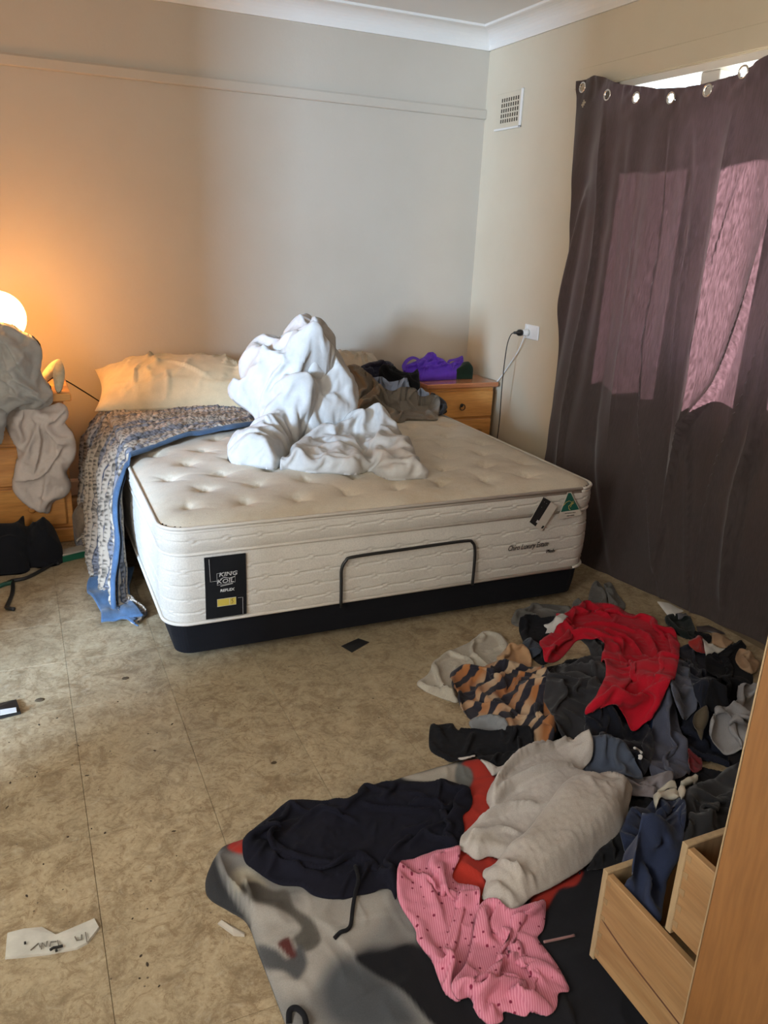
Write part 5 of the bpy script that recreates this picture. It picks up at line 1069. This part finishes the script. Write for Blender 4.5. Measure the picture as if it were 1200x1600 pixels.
# navy hoodie
hoodm = col((0.009, 0.009, 0.016), wr=.35, sheen=.02)
hd_ = G('C', [(205, 375), (215, 340), (245, 295), (320, 238), (400, 178), (520, 176), (660, 178), (680, 140), (710, 112), (800, 108), (950, 104), (1050, 104), (1110, 122), (1143, 165), (1135, 210), (1105, 240), (1110, 300), (1085, 370), (1000, 385), (900, 420), (850, 455), (832, 580), (800, 535), (700, 558), (600, 578), (540, 575), (490, 558), (440, 525), (350, 512), (270, 470), (215, 425)], 'hoodie', hoodm, 'dark navy hoodie lying on the printed blanket', 'hoodie',
  folds=[([(225, 350), (260, 312), (320, 310), (380, 360), (450, 385), (560, 415), (680, 440), (800, 500)], .022, .045, 't'), ([(250, 420), (330, 390), (430, 440), (560, 470)], .03, -.02, 'r'), ([(280, 460), (400, 480), (520, 520)], .02, .018, 's'), ([(680, 160), (720, 200), (850, 230), (1000, 220)], .02, .014, 's'), ([(900, 180), (980, 200), (1060, 270), (1050, 340)], .015, .018, 's'), ([(780, 340), (880, 300), (960, 270)], .015, .012, 't'), ([(660, 430), (690, 500), (700, 550)], .014, .012, 's'), ([(1090, 150), (1100, 200), (1060, 250)], .012, .012, 's'), ([(400, 180), (500, 220), (700, 230)], .03, .01, 'r')], puff=0.0324, r=.05, thick=.012, noise=.008, rnd=(16, .2, .8, .16, .012, .008))
cord('C', [(665, 440), (678, 500), (665, 560), (655, 620), (648, 680), (632, 705), (605, 715), (580, 738)], .0045, M['blk2'], 'drawstring', None, par=hd_, lift=.005)
# white sweatshirt
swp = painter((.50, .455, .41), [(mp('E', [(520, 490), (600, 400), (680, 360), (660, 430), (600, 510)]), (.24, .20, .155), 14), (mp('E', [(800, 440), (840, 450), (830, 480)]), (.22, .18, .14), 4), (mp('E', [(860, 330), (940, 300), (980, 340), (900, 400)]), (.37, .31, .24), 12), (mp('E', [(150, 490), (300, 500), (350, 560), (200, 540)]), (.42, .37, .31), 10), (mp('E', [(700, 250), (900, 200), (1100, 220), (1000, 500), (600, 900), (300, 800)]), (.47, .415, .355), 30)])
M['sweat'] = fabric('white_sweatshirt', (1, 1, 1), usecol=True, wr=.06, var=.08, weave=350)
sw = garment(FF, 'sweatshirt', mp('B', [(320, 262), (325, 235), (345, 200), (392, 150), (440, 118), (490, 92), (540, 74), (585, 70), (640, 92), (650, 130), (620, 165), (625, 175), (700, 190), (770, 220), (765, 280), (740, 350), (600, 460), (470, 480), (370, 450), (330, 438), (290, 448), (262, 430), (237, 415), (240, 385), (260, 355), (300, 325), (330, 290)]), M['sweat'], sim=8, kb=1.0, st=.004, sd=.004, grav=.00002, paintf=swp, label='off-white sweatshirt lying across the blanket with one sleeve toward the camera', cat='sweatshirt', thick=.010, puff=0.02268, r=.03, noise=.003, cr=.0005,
  folds=[(mp('B', p), w_, h_, k_) for p, w_, h_, k_ in [([(340, 290), (350, 240), (420, 170), (520, 130), (580, 100)], 0.0090, 0.0401, 's'), ([(330, 240), (380, 190), (480, 120), (560, 85)], 0.0075, 0.0328, 't'), ([(345, 275), (400, 240), (480, 210), (580, 180)], 0.0120, 0.0437, 's'), ([(250, 360), (320, 340), (400, 320), (480, 315)], 0.0105, 0.0437, 's'), ([(255, 385), (300, 395), (370, 380), (430, 400)], 0.0075, 0.0219, 's'), ([(500, 120), (560, 95), (575, 110)], .012, -.02, 'r'), ([(350, 290), (390, 260), (430, 250)], .012, -.018, 'r')]], rnd=(10, .4, .5, .14, .010, .006))
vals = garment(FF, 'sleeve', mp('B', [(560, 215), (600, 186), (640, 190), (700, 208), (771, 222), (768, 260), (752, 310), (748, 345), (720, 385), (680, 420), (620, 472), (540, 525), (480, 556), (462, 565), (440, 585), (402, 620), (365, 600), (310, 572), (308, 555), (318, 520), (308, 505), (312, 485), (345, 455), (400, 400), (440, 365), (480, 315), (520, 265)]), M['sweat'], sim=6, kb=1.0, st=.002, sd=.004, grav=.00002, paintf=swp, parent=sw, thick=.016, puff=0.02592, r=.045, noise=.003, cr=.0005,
  folds=[(mp('B', p), w_, h_, k_) for p, w_, h_, k_ in [([(345, 460), (380, 500), (440, 545)], 0.0090, 0.0255, 's'), ([(320, 520), (370, 540), (430, 580)], .010, -.012, 'r'), ([(400, 500), (430, 560)], 0.0090, 0.0219, 's'), ([(480, 555), (455, 520)], 0.0075, 0.0219, 's')]], rnd=(6, .9, .5, .16, .014, .005))
# pink pyjamas
def m_pink():
    m = fabric('pink_striped_cotton', (1, 1, 1), wr=.2, sheen=.1); nt = m.node_tree; b = nt.nodes['Principled BSDF']
    uvn = N(nt, 'UVMap', uv_map='UVMap'); mpn = N(nt, 'Mapping'); mpn.inputs['Rotation'].default_value = (0, 0, math.radians(20)); L(nt, uvn.outputs[0], mpn.inputs[0])
    wv = N(nt, 'TexWave', i_Scale=62.0, i_Distortion=0.6); wv.bands_direction = 'X'; L(nt, mpn.outputs[0], wv.inputs[0])
    vo = N(nt, 'TexVoronoi', i_Scale=48.0, i_Randomness=.5); L(nt, mpn.outputs[0], vo.inputs['Vector'])
    c = mixc(nt, ramp(nt, wv.outputs[0], [(.35, 0.0), (.65, 1.0)]), (0.56, 0.17, 0.24), (0.66, 0.26, 0.33))
    c = mixc(nt, ramp(nt, vo.outputs['Distance'], [(.13, 1.0), (.19, 0.0)]), c, (0.20, 0.02, 0.05)); L(nt, c, b.inputs['Base Color']); return m
M['pink'] = m_pink()
pk = [garment(FF, 'p', mp('B', [(40, 500), (48, 475), (62, 455), (130, 425), (180, 412), (232, 410), (236, 440), (215, 498), (290, 535), (298, 590), (285, 650), (270, 740), (240, 800), (240, 880), (195, 862), (170, 810), (150, 760), (105, 700), (98, 660), (60, 600), (42, 560)]), M['pink'], raw=True, sim=90, st=.09, sd=.06, sang=.2, kb=.25, thick=.010, puff=0.02592, r=.04, seed=21, noise=.007,
        folds=[(mp('B', p), w_, h_, k_) for p, w_, h_, k_ in [([(60, 470), (110, 520), (150, 640), (190, 800)], .02, .02, 's'), ([(130, 440), (190, 500), (205, 560)], .014, .022, 's'), ([(235, 430), (180, 450), (150, 490)], .012, .016, 't'), ([(275, 560), (240, 680), (210, 840)], .012, .018, 't'), ([(150, 560), (180, 540), (210, 520)], .010, .012, 's')]], rnd=(10, 1.2, .4, .12, .010, .006)),
      garment(FF, 'p', mp('B', [(300, 590), (340, 580), (400, 612), (470, 575), (505, 562), (505, 620), (498, 660), (480, 690), (520, 740), (560, 800), (580, 850), (545, 865), (540, 905), (512, 932), (460, 920), (440, 932), (375, 915), (372, 942), (332, 955), (295, 925), (270, 875), (232, 885), (210, 850), (250, 790), (275, 700), (285, 640)]), M['pink'], raw=True, sim=90, st=.09, sd=.06, sang=.2, kb=.25, thick=.012, puff=0.02916, r=.035, seed=22, noise=.010,
        folds=[(mp('B', p), w_, h_, k_) for p, w_, h_, k_ in [([(300, 620), (290, 700), (340, 720), (400, 700)], .014, .030, 's'), ([(330, 610), (380, 640), (430, 700)], .014, .028, 't'), ([(470, 590), (450, 650), (440, 700), (470, 790)], .012, .028, 's'), ([(450, 670), (500, 740), (560, 810)], .012, .022, 't'), ([(230, 870), (300, 820), (380, 770), (440, 760)], .012, .030, 's'), ([(280, 880), (350, 840), (430, 800), (540, 860)], .012, .024, 't'), ([(300, 910), (380, 870), (460, 870)], .010, .022, 's'), ([(340, 940), (400, 890), (500, 900)], .010, .018, 't'), ([(420, 740), (500, 800), (540, 850)], .010, .020, 's'), ([(380, 760), (400, 840), (440, 910)], .010, .018, 's')]], rnd=[(22, .5, 1.0, .10, .008, .010)])]
o = join_raw('pyjama_top', pk, M['pink']); tag(o, 'crumpled pink striped pyjama top with small dark dots on the blanket', 'pyjamas')
# clothes by and in the drawers
dp = (FF.UU > DX+.02) & (FF.UU < DX+.80) & (FF.VV < .976) & (FF.VV > .6); FF.Z[dp] = np.maximum(FF.Z[dp], .300)
bd = (FF.UU > DX+.01) & (FF.UU < DX+.82) & (FF.VV < .985) & (FF.VV > .955); FF.Z[bd] = np.maximum(FF.Z[bd], .324)
up = (FF.UU > DX+.005) & (FF.VV < .82) & (FF.VV > .55); FF.Z[up] = np.maximum(FF.Z[up], .30)
blk3 = col((0.012, 0.012, 0.014))
G('B', [(612, 490), (640, 465), (665, 430), (720, 390), (755, 330), (770, 295), (810, 300), (790, 380), (760, 440), (745, 446), (620, 482)], 'trousers', blk3, 'black trousers between the sweatshirt and the open lower drawer', puff=0.01944, r=.03, thick=.008, folds=[([(640, 470), (700, 440), (760, 420)], .012, .012, 's'), ([(680, 430), (740, 400)], .01, .01, 's')])
G('B', [(935, 300), (940, 240), (960, 215), (1010, 195), (1090, 160), (1200, 160), (1200, 300), (1100, 360), (1060, 372), (980, 400), (925, 412), (900, 400), (930, 340)], 'fleece_jacket', col((0.028, 0.028, 0.030), wr=.5), 'charcoal fleece behind the upper drawer next to the navy track pants', folds=[([(960, 260), (1010, 300), (1080, 290)], .02, .03, 's'), ([(950, 300), (990, 360), (1060, 330)], .02, .03, 't'), ([(1000, 210), (1050, 240), (1090, 230)], .02, .025, 's')], puff=0.04536, r=.06, thick=.012, rnd=(12, .4, 1, .14, .014, .012), blur=.09)
navt = col((0.022, 0.030, 0.062), wr=.3)
tp_ = G('B', [(735, 375), (748, 345), (765, 305), (800, 285), (845, 258), (900, 250), (935, 262), (940, 320), (932, 380), (905, 430), (885, 520), (870, 600), (850, 690), (790, 665), (735, 640), (732, 630), (755, 590), (765, 550), (752, 500), (755, 440)], 'track_pants', navt, 'navy track pants with white striped cuff draped into the open drawer', 'track pants', folds=[([(860, 260), (865, 350), (850, 420), (830, 520)], .016, .024, 's'), ([(760, 340), (800, 400), (840, 420)], .014, .02, 's'), ([(770, 440), (820, 470), (850, 450)], .014, .02, 't'), ([(850, 440), (800, 520), (790, 600), (830, 670)], .014, .022, 's'), ([(780, 300), (830, 360)], .014, .016, 's'), ([(760, 560), (790, 540), (820, 500)], .012, .016, 's')], puff=0.02916, r=.035, thick=.012, blur=.08, rnd=(8, 1.2, .4, .12, .010, .008))
M['cuff'] = fabric('white_cuff', (0.58, 0.54, 0.44))
small_on('S', [(125, 975), (160, 945), (250, 915), (345, 888), (362, 920), (365, 990), (250, 990), (180, 1020), (152, 1085), (140, 1040)], 'cuff_stripe', M['cuff'], tp_, 'white ribbed cuff stripe', thick=.010, puff=0.005184, r=.01)
small_on('S', [(160, 930), (200, 895), (290, 852), (335, 850), (350, 880), (310, 885), (250, 905), (190, 920)], 'cuff_stripe', M['cuff'], tp_, thick=.010, puff=0.005184, r=.01)
small_on('S', [(362, 890), (385, 852), (420, 870), (430, 930), (410, 1000), (385, 1015), (372, 960)], 'cuff_stripe', M['cuff'], tp_, thick=.012, puff=0.005184, r=.01)
small_on('S', [(375, 828), (450, 795), (520, 760), (550, 768), (548, 800), (500, 825), (420, 838)], 'cuff_stripe', M['cuff'], tp_, thick=.012, puff=0.005184, r=.01)
cord('B', [(500, 705), (540, 698), (595, 685)], .003, col((0.30, 0.16, 0.15)), 'cord', 'thin pinkish cord between pyjama top and the drawer')
cord('C', [(395, 1095), (398, 1050), (425, 1035), (455, 1060), (465, 1096)], .006, M['blk2'], 'strap_loop', 'black strap loop on the blanket at the bottom edge of the view', 'strap')

# ------------------------------------------------------------------ left: chest of drawers, lamp, sheets
cx0, cx1, cy0, cy1, czt = -.72, .165, 4.0, 4.46, .735
ld = thing('chest_of_drawers', 'orange pine chest of drawers at the far left with sheets hanging over it', 'dresser', ((cx0+cx1)/2, (cy0+cy1)/2, 0))
hw, hd = (cx1-cx0)/2, (cy1-cy0)/2
MB().box(-hw-.02, hw+.035, -hd-.02, hd+.01, czt-.035, czt, .004).build('dresser_top', M['pine'], ld)
MB().box(-hw, hw, -hd+.012, hd, .07, czt-.0355, .003).build('carcass', M['pine'], ld)
MB().box(-hw-.01, hw+.012, -hd-.012, hd, 0, .0695, .004).build('plinth', M['pine'], ld)
for z0, z1 in ((.09, .285), (.30, .49), (.505, .69)):
    d_ = MB().box(-hw+.03, hw-.03, -hd-.010, -hd+.015, z0, z1, .006).build('drawer', M['pine'], ld)
    for kx in (-.22, .26): MB().lathe((kx, -hd-.010, (z0+z1)/2), [(.007, 0), (.007, .010), (.016, .014), (.018, .022), (.012, .028)], 16, 'y').build('knob', M['pine'], d_, True)
lm = thing('table_lamp', 'lit round white globe lamp behind the sheets on the left chest of drawers', 'lamp', (-.075, 4.19, czt))
def m_glow():
    m, nt, b, out = nodes('lit_globe'); b.inputs['Base Color'].default_value = (1, .9, .7, 1); b.inputs['Emission Color'].default_value = (1.0, .43, .10, 1); b.inputs['Emission Strength'].default_value = 40; return m
M['glow'] = m_glow()
MB().lathe((0, 0, 0), [(.065, .001), (.065, .015), (.02, .03), (.014, .18), (.03, .20)], 24).build('lamp_base', M['trim'], lm, True)
MB().lathe((0, 0, .325), [(.12*math.sin(a), -.12*math.cos(a)) for a in [.12+k*(PI-.14)/18 for k in range(19)]], 32).build('globe_shade', M['glow'], lm, True)
# heap of grey sheet on the chest
SF = Field((0, 3.985, 0), (1, 0, 0), (0, 0, 1), -.9, .5, .0, 1.3, .0055)
M['sheetg'] = fabric('grey_sheet', (0.42, 0.40, 0.355), wr=.4); M['sheetb'] = fabric('beige_sheet', (0.60, 0.51, 0.44), wr=.2)
def GS(k, outl, **kw):
    return garment(SF, 's', mp(k, outl), None, raw=True, **{**dict(sim=70, st=.05, sd=.04, grav=.00004), **kw})
# beige sheet hanging in front of the drawers
bs = [GS('J', [(20, 130), (110, 80), (250, 60), (330, 75), (400, 55), (440, 45), (490, 75), (500, 140), (480, 200), (520, 260), (545, 340), (540, 440), (490, 550), (515, 650), (480, 720), (390, 780), (360, 857), (280, 840), (200, 800), (120, 710), (100, 650), (115, 540), (130, 440), (110, 350), (60, 260)], seed=31, thick=.012, puff=.06, r=.05, noise=.006, wback=.003,
      folds=[(mp('J', p), w_, h_, k_) for p, w_, h_, k_ in [([(280, 180), (230, 280), (160, 420), (110, 620)], .016, .035, 's'), ([(285, 180), (290, 300), (260, 440), (245, 550)], .014, .035, 't'), ([(300, 190), (340, 300), (340, 400)], .010, .02, 's'), ([(320, 190), (400, 300), (460, 340)], .012, .028, 's'), ([(345, 200), (420, 270), (520, 300)], .010, .024, 't'), ([(120, 600), (250, 580), (350, 520), (460, 340)], .010, .035, 's'), ([(340, 520), (330, 640), (300, 800)], .018, .02, 's'), ([(420, 450), (470, 560), (500, 640)], .018, .02, 't'), ([(380, 180), (420, 120), (480, 80)], .012, .025, 's'), ([(240, 100), (250, 160), (280, 200)], .012, .02, 's'), ([(380, 90), (370, 150), (350, 200)], .012, .02, 't'), ([(100, 120), (110, 220), (150, 320)], .016, .02, 's'), ([(250, 740), (300, 720), (380, 770)], .010, .012, 's')]], rnd=(10, 1.4, .4, .12, .008, .010))]
o = join_raw('sheet', bs, M['sheetb']); tag(o, 'pinkish-beige sheet hanging down over the front of the left chest of drawers', 'bedding')
gs = [GS('I', [(-20, 200), (0, 197), (60, 215), (110, 245), (150, 265), (180, 300), (190, 340), (185, 400), (205, 460), (235, 500), (245, 560), (200, 585), (100, 590), (40, 610), (10, 720), (-20, 760), (-200, 700), (-200, 200)], seed=33, thick=.02, puff=.16, r=.12, noise=.012, wback=-.10,
      folds=[(mp('I', p), w_, h_, k_) for p, w_, h_, k_ in [([(0, 240), (60, 320), (120, 420), (200, 470)], .018, .035, 's'), ([(30, 220), (90, 300), (150, 370), (190, 390)], .014, .03, 't'), ([(70, 235), (120, 300), (170, 330)], .010, .022, 's'), ([(0, 300), (50, 400), (120, 470), (220, 520)], .018, .035, 's'), ([(0, 520), (60, 500), (110, 540), (160, 570)], .018, .035, 't'), ([(120, 480), (160, 520), (200, 560)], .014, .03, 's'), ([(0, 430), (60, 460), (80, 520)], .016, .03, 's'), ([(0, 580), (80, 580), (200, 570)], .012, .02, 't'), ([(20, 560), (30, 600)], .012, .02, 's')]], rnd=[(22, -.9, .4, .14, .009, .012), (10, .4, .6, .10, .010, .012)])]
gs.append(GS('I', [(-60, 600), (20, 600), (22, 650), (10, 720), (-10, 750), (-80, 750)], seed=35, thick=.02, puff=.04, r=.04, wback=.0))
o = join_raw('sheet', gs, M['sheetg']); tag(o, 'rumpled grey sheet piled on the left chest of drawers in front of the lamp', 'bedding')
# shoes on the chest corner
def shoe(name, c, rz, rx, label, m1, m2):
    t = thing(name, label, 'shoe', c); t.rotation_euler = rx.to_euler() if hasattr(rx, 'to_euler') else (rx, 0, rz); t.scale = (.68,)*3
    n = 24; prof = []
    for k in range(n):
        a = 2*PI*k/n; x = math.cos(a); y = math.sin(a); w_ = .036*(1+.18*x); prof.append((x*.115, y*w_))
    vs = [(x, y, 0) for x, y in prof]+[(x*1.02, y*1.04, .012) for x, y in prof]+[(x*.99, y*.98, .022) for x, y in prof]
    MB().add(vs, [[i*n+k, i*n+(k+1) % n, (i+1)*n+(k+1) % n, (i+1)*n+k] for i in range(2) for k in range(n)]+[list(range(n))[::-1], [2*n+k for k in range(n)]]).build('sole', m1, t, True)
    vs = []; rings = [(.97, .022, 0), (.95, .040, 0), (.80, .056, .012), (.55, .064, .02), (.28, .066, .03)]
    for s_, z, dx in rings: vs += [(x*s_+dx*(1 if x > 0 else .2), y*min(1, s_*1.08), z+(-.012 if x < -.05 else 0)*(z > .05)) for x, y in prof]
    MB().add(vs, [[i*n+k, i*n+(k+1) % n, (i+1)*n+(k+1) % n, (i+1)*n+k] for i in range(4) for k in range(n)]+[list(range(n))[::-1], [4*n+k for k in range(n)]]).build('upper', m2, t, True)
M['sole'] = plain('worn_sole', (0.48, 0.40, 0.26), .8, var=.15, sc=60); M['upper'] = fabric('black_shoe_upper', (0.02, 0.02, 0.02))
def basis(x, z):
    x = Vector(x).normalized(); z = Vector(z); z = (z-x*z.dot(x)).normalized(); y = z.cross(x); return Matrix((x, y, z)).transposed()
c_ = plane_at(92, 588, 1, 4.03); shoe('shoe', tuple(c_), 0, basis((.12, .55, .8), (0, .8, -.5)), 'pale-soled slip-on shoe propped sole outward at the chest corner, the nearer of two', M['sole'], M['upper'])
c_ = plane_at(79, 579, 1, 4.14); shoe('shoe', tuple(c_), 0, basis((.5, .4, .45), (0, .7, -.6)), 'pale-soled slip-on shoe behind the nearer shoe, against the grey sheet', M['sole'], M['upper'])
mb = MB().tube(spline([(.19, 4.44, .725), (.26, 4.55, .66), (.36, 4.66, .57), (.44, 4.705, .50)], 6), .0035, 8)
tag(mesh_obj('cord', mb.v, mb.f, M['black']), 'thin dark cord running from the left chest of drawers down behind the bed', 'cord')
# black bag on the floor
BF = Field((0, 3.67, 0), (1, 0, 0), (0, math.cos(math.radians(35)), math.sin(math.radians(35))), -.6, .5, -.1, .9, .007)
bgb = thing('duffel_bag', 'slumped black fabric bag on the floor in front of the left chest of drawers', 'bag', (-.05, 3.75, 0))
r_ = [garment(BF, 'b', mp('J', [(-300, 1290), (-300, 960), (0, 960), (100, 955), (150, 900), (175, 880), (190, 960), (260, 950), (310, 910), (360, 925), (400, 970), (440, 1060), (460, 1130), (420, 1170), (330, 1200), (220, 1200), (215, 1250), (160, 1290), (0, 1297)]), None, raw=True, zback=.002, thick=.02, puff=.12, r=.10, seed=41, folds=[(mp('J', [(190, 960), (220, 1080), (215, 1200)]), .02, -.06, 'r'), (mp('J', [(260, 950), (330, 1000), (340, 1150)]), .02, .02, 's')], rnd=(16, .8, 1, .14, .014, .014))]
join_raw('bag_body', r_, M['blk2'], bgb)
strapm = plain('webbing', (0.5, 0.48, 0.45), .7)
# clothes and clutter between chest and bed
CF = Field((0, 3.75, 0), (1, 0, 0), (0, math.cos(math.radians(30)), math.sin(math.radians(30))), 0, .7, -.1, 1.0, .006)
garment(CF, 'cloth', mp('J', [(530, 880), (560, 830), (620, 800), (650, 775), (690, 810), (740, 840), (780, 870), (790, 930), (760, 960), (680, 965), (600, 975), (550, 940)]), fabric('floral_cloth', (0.22, 0.16, 0.11), wr=.5, var=.5), zback=.002, thick=.01, puff=.07, r=.06, rnd=(16, .4, .6, .12, .010, .014), label='brown patterned cloth heaped on the floor between chest and bed', cat='cloth')
M['papw'] = plain('cream_paper', (.45, .40, .33), .7)
gb = thing('game_box', 'green and silver flat box on the floor beside the black bag', 'box', (.165, 3.78, 0), math.radians(20))
MB().box(-.11, .085, -.035, .035, 0, .030, .003).build('box_body', plain('green_card', (.01, .10, .055), .4), gb)
MB().box(-.108, .03, -.033, .033, .0305, .040, .002).build('silver_lid', plain('silver_card', (.35, .33, .28), .4), gb)
MB().box(.045, .083, -.0365, .033, .0305, .044, .002).build('green_cap', plain('bright_green', (.015, .16, .09), .35), gb)
pl_ = thing('power_board', 'white and black plugs on a power board beside the green box', 'power board', (.305, 3.86, 0), math.radians(10))
MB().box(-.06, .09, -.025, .025, 0, .028, .004).build('board', M['black'], pl_)
for k in range(3): MB().box(-.045+k*.04, -.018+k*.04, -.018, .012, .0285, .045, .003).build('plug', plain('grey_plug', (.3, .29, .27), .5), pl_)
cable('cable', [(.165, 3.86, .048), (.20, 3.90, .06), (.25, 3.95, .08), (.29, 4.0, .14), (.315, 4.03, .22), (.33, 4.06, .26)], .004, plain('cream_cable', (.55, .48, .38), .5), 'cream cable rising beside the quilt from the green box')
MB_ = MB().box(-.04, .04, -.012, .012, 0, .30, .01)
o = MB_.build('speaker', M['blk2']); o.location = (.30, 4.30, 0); tag(o, 'black upright box in the shadow beside the bed head', 'box')
# folding wand / hanger on the floor
wp = [fl_ for fl_ in ()]
hg = thing('hanger', 'black plastic clothes hanger broken on the floor by the black bag', 'hanger', tuple(plane_at(30, 915, 2, 0)))
def flo(k, p, z=.008): x, y = mp(k, [p])[0]; return plane_at(x, y, 2, z)
q0 = np.array(wpos(hg))
MB().tube([p-q0 for p in spline([flo('J', p) for p in [(435, 1225), (400, 1222), (340, 1255), (260, 1300), (180, 1335), (100, 1350), (60, 1365)]], 5)], .0085, 8).build('arm', M['black'], hg, True)
MB().tube([p-q0 for p in spline([flo('J', p) for p in [(90, 1350), (95, 1400), (85, 1460), (60, 1520), (50, 1550), (105, 1560)]], 5)], .0085, 8).build('arm', M['black'], hg, True)
MB().tube([p-q0 for p in spline([flo('J', p) for p in [(95, 1365), (40, 1375), (0, 1390), (-60, 1400)]], 5)], .010, 8).build('grip', plain('green_handle', (.01, .06, .035), .4), hg, True)
# small litter
def litter(k, outl, name, m, label, cat, h=.003, z=0.0006):
    P = [plane_at(x, y, 2, 0) for x, y in mp(k, outl)]; n = len(P); c = np.mean(P, 0)
    rg = random.Random(len(label)); top = [(p[0]*.985+c[0]*.015, p[1]*.985+c[1]*.015, z+h*rg.uniform(.6, 1.3)) for p in P]; cen_ = (c[0], c[1], z+h*1.6)
    vs = [(p[0], p[1], z) for p in P]+top+[cen_]; f = [list(range(n))[::-1]]+[[i, (i+1) % n, n+(i+1) % n, n+i] for i in range(n)]+[[n+i, n+(i+1) % n, 2*n] for i in range(n)]
    o = mesh_obj(name, vs, f, m, None, False); return tag(o, label, cat)
M['wrap'] = plain('clear_wrapper', (.56, .53, .45), .35, var=.12, sc=30, Alpha=.85)
ww = litter('U', [(75, 265), (250, 225), (435, 205), (565, 290), (700, 240), (770, 230), (850, 190), (990, 122), (1040, 215), (915, 370), (800, 430), (500, 485), (250, 515), (52, 530)], 'wrapper', M['wrap'], 'long crumpled clear plastic wrapper on the floor at the lower left', 'wrapper', .006)
p_ = plane_at(*mp('U', [(460, 400)])[0], 2, .012)
for pts in ([(320, 430), (400, 360), (420, 400)], [(430, 420), (440, 355), (480, 395), (490, 340)], [(520, 390), (530, 345), (590, 340)], [(610, 380), (600, 330)], [(780, 290), (800, 330), (850, 320), (850, 270)], [(890, 245), (905, 340)]):
    pp = [plane_at(*mp('U', [q])[0], 2, .0125)-np.array(wpos(ww)) for q in pts]; MB().tube(pp, .0016, 4).build('printed_mark', plain('grey_print', (.16, .14, .11), .6), ww)
for pts in ([(520, 430), (560, 405), (600, 400), (655, 385)], [(250, 358), (272, 352)], [(575, 440), (600, 430)]):
    pp = [plane_at(*mp('U', [q])[0], 2, .0125)-np.array(wpos(ww)) for q in pts]; MB().tube(pp, .003, 4).build('printed_mark', M['ink'], ww)
litter('C', [(105, 690), (120, 680), (215, 730), (215, 742), (170, 738)], 'paper_scrap', M['papw'], 'small rolled cream paper scrap beside the printed blanket', 'paper', .006)
ph = litter('X', [(-30, 1108), (0, 1102), (26, 1096), (33, 1116), (0, 1124), (-30, 1130)], 'packet', M['black'], 'black plastic pack with a white sticker at the left edge of the floor', 'packet', .012)
pp = [plane_at(x, y, 2, .022)-np.array(wpos(ph)) for x, y in ((0, 1109), (25, 1105), (26, 1112), (0, 1117))]
MB().add([tuple(p) for p in pp]+[(p[0], p[1], p[2]-.002) for p in pp], [(0, 3, 2, 1)[::-1], (4, 7, 6, 5), (0, 1, 5, 4), (1, 2, 6, 5), (2, 3, 7, 6), (3, 0, 4, 7)]).build('sticker', M['lblwhite'], ph)
pt = litter('X', [(533, 1010), (560, 998), (577, 1004), (550, 1020)], 'card', M['ink'], 'small black card lying on the floor under the foot of the bed', 'card', .002)
for k_, (x, y, r) in enumerate(((62, 1094, .012), (196, 1060, .010), (428, 1192, .007))):
    c = plane_at(x, y, 2, 0); bm = bmesh.new(); bmesh.ops.create_icosphere(bm, subdivisions=2, radius=r)
    for q in bm.verts: q.co.z = max(0, q.co.z*.25)+.0005; q.co.x *= 1.3
    o = MB().bm(bm).build('dried_leaf', plain('brown_dirt', (.07, .045, .02), .9), smooth=True); o.location = (c[0], c[1], 0)
    tag(o, ['brown crumb on the floor right of the black packet', 'brown crumb nearest the corner of the bed base', 'brown crumb in the middle of the floor beside the heap'][k_], 'crumb')
cr = None; rg = random.Random(8); cm = plain('dark_grit', (.05, .032, .018), .9)
spots = [(44+rg.uniform(-40, 560), rg.uniform(1090, 1590)) for _ in range(60)]
spots = [(x, y) for x, y in spots if not (x > 300 and y > 1230-0.25*(x-300)) and not (y > 1420 and x < 170)]
grp = 'crumbs of dirt scattered over the vinyl floor'
for x, y in spots:
    c = plane_at(x, y, 2, 0)
    if cr is None:
        bm = bmesh.new(); bmesh.ops.create_icosphere(bm, subdivisions=1, radius=.0035)
        for q in bm.verts: q.co.z = max(0, q.co.z*.6)+.0003
        cr = MB().bm(bm).build('crumb', cm); o = cr
    else: o = link(cr.copy())
    o.location = (c[0], c[1], 0); o.scale = (rg.uniform(.4, 2.2), rg.uniform(.4, 1), 1); o.rotation_euler = (0, 0, rg.uniform(0, 3.1)); tag(o, 'tiny dark crumb of dirt on the vinyl floor', 'crumb', grp)
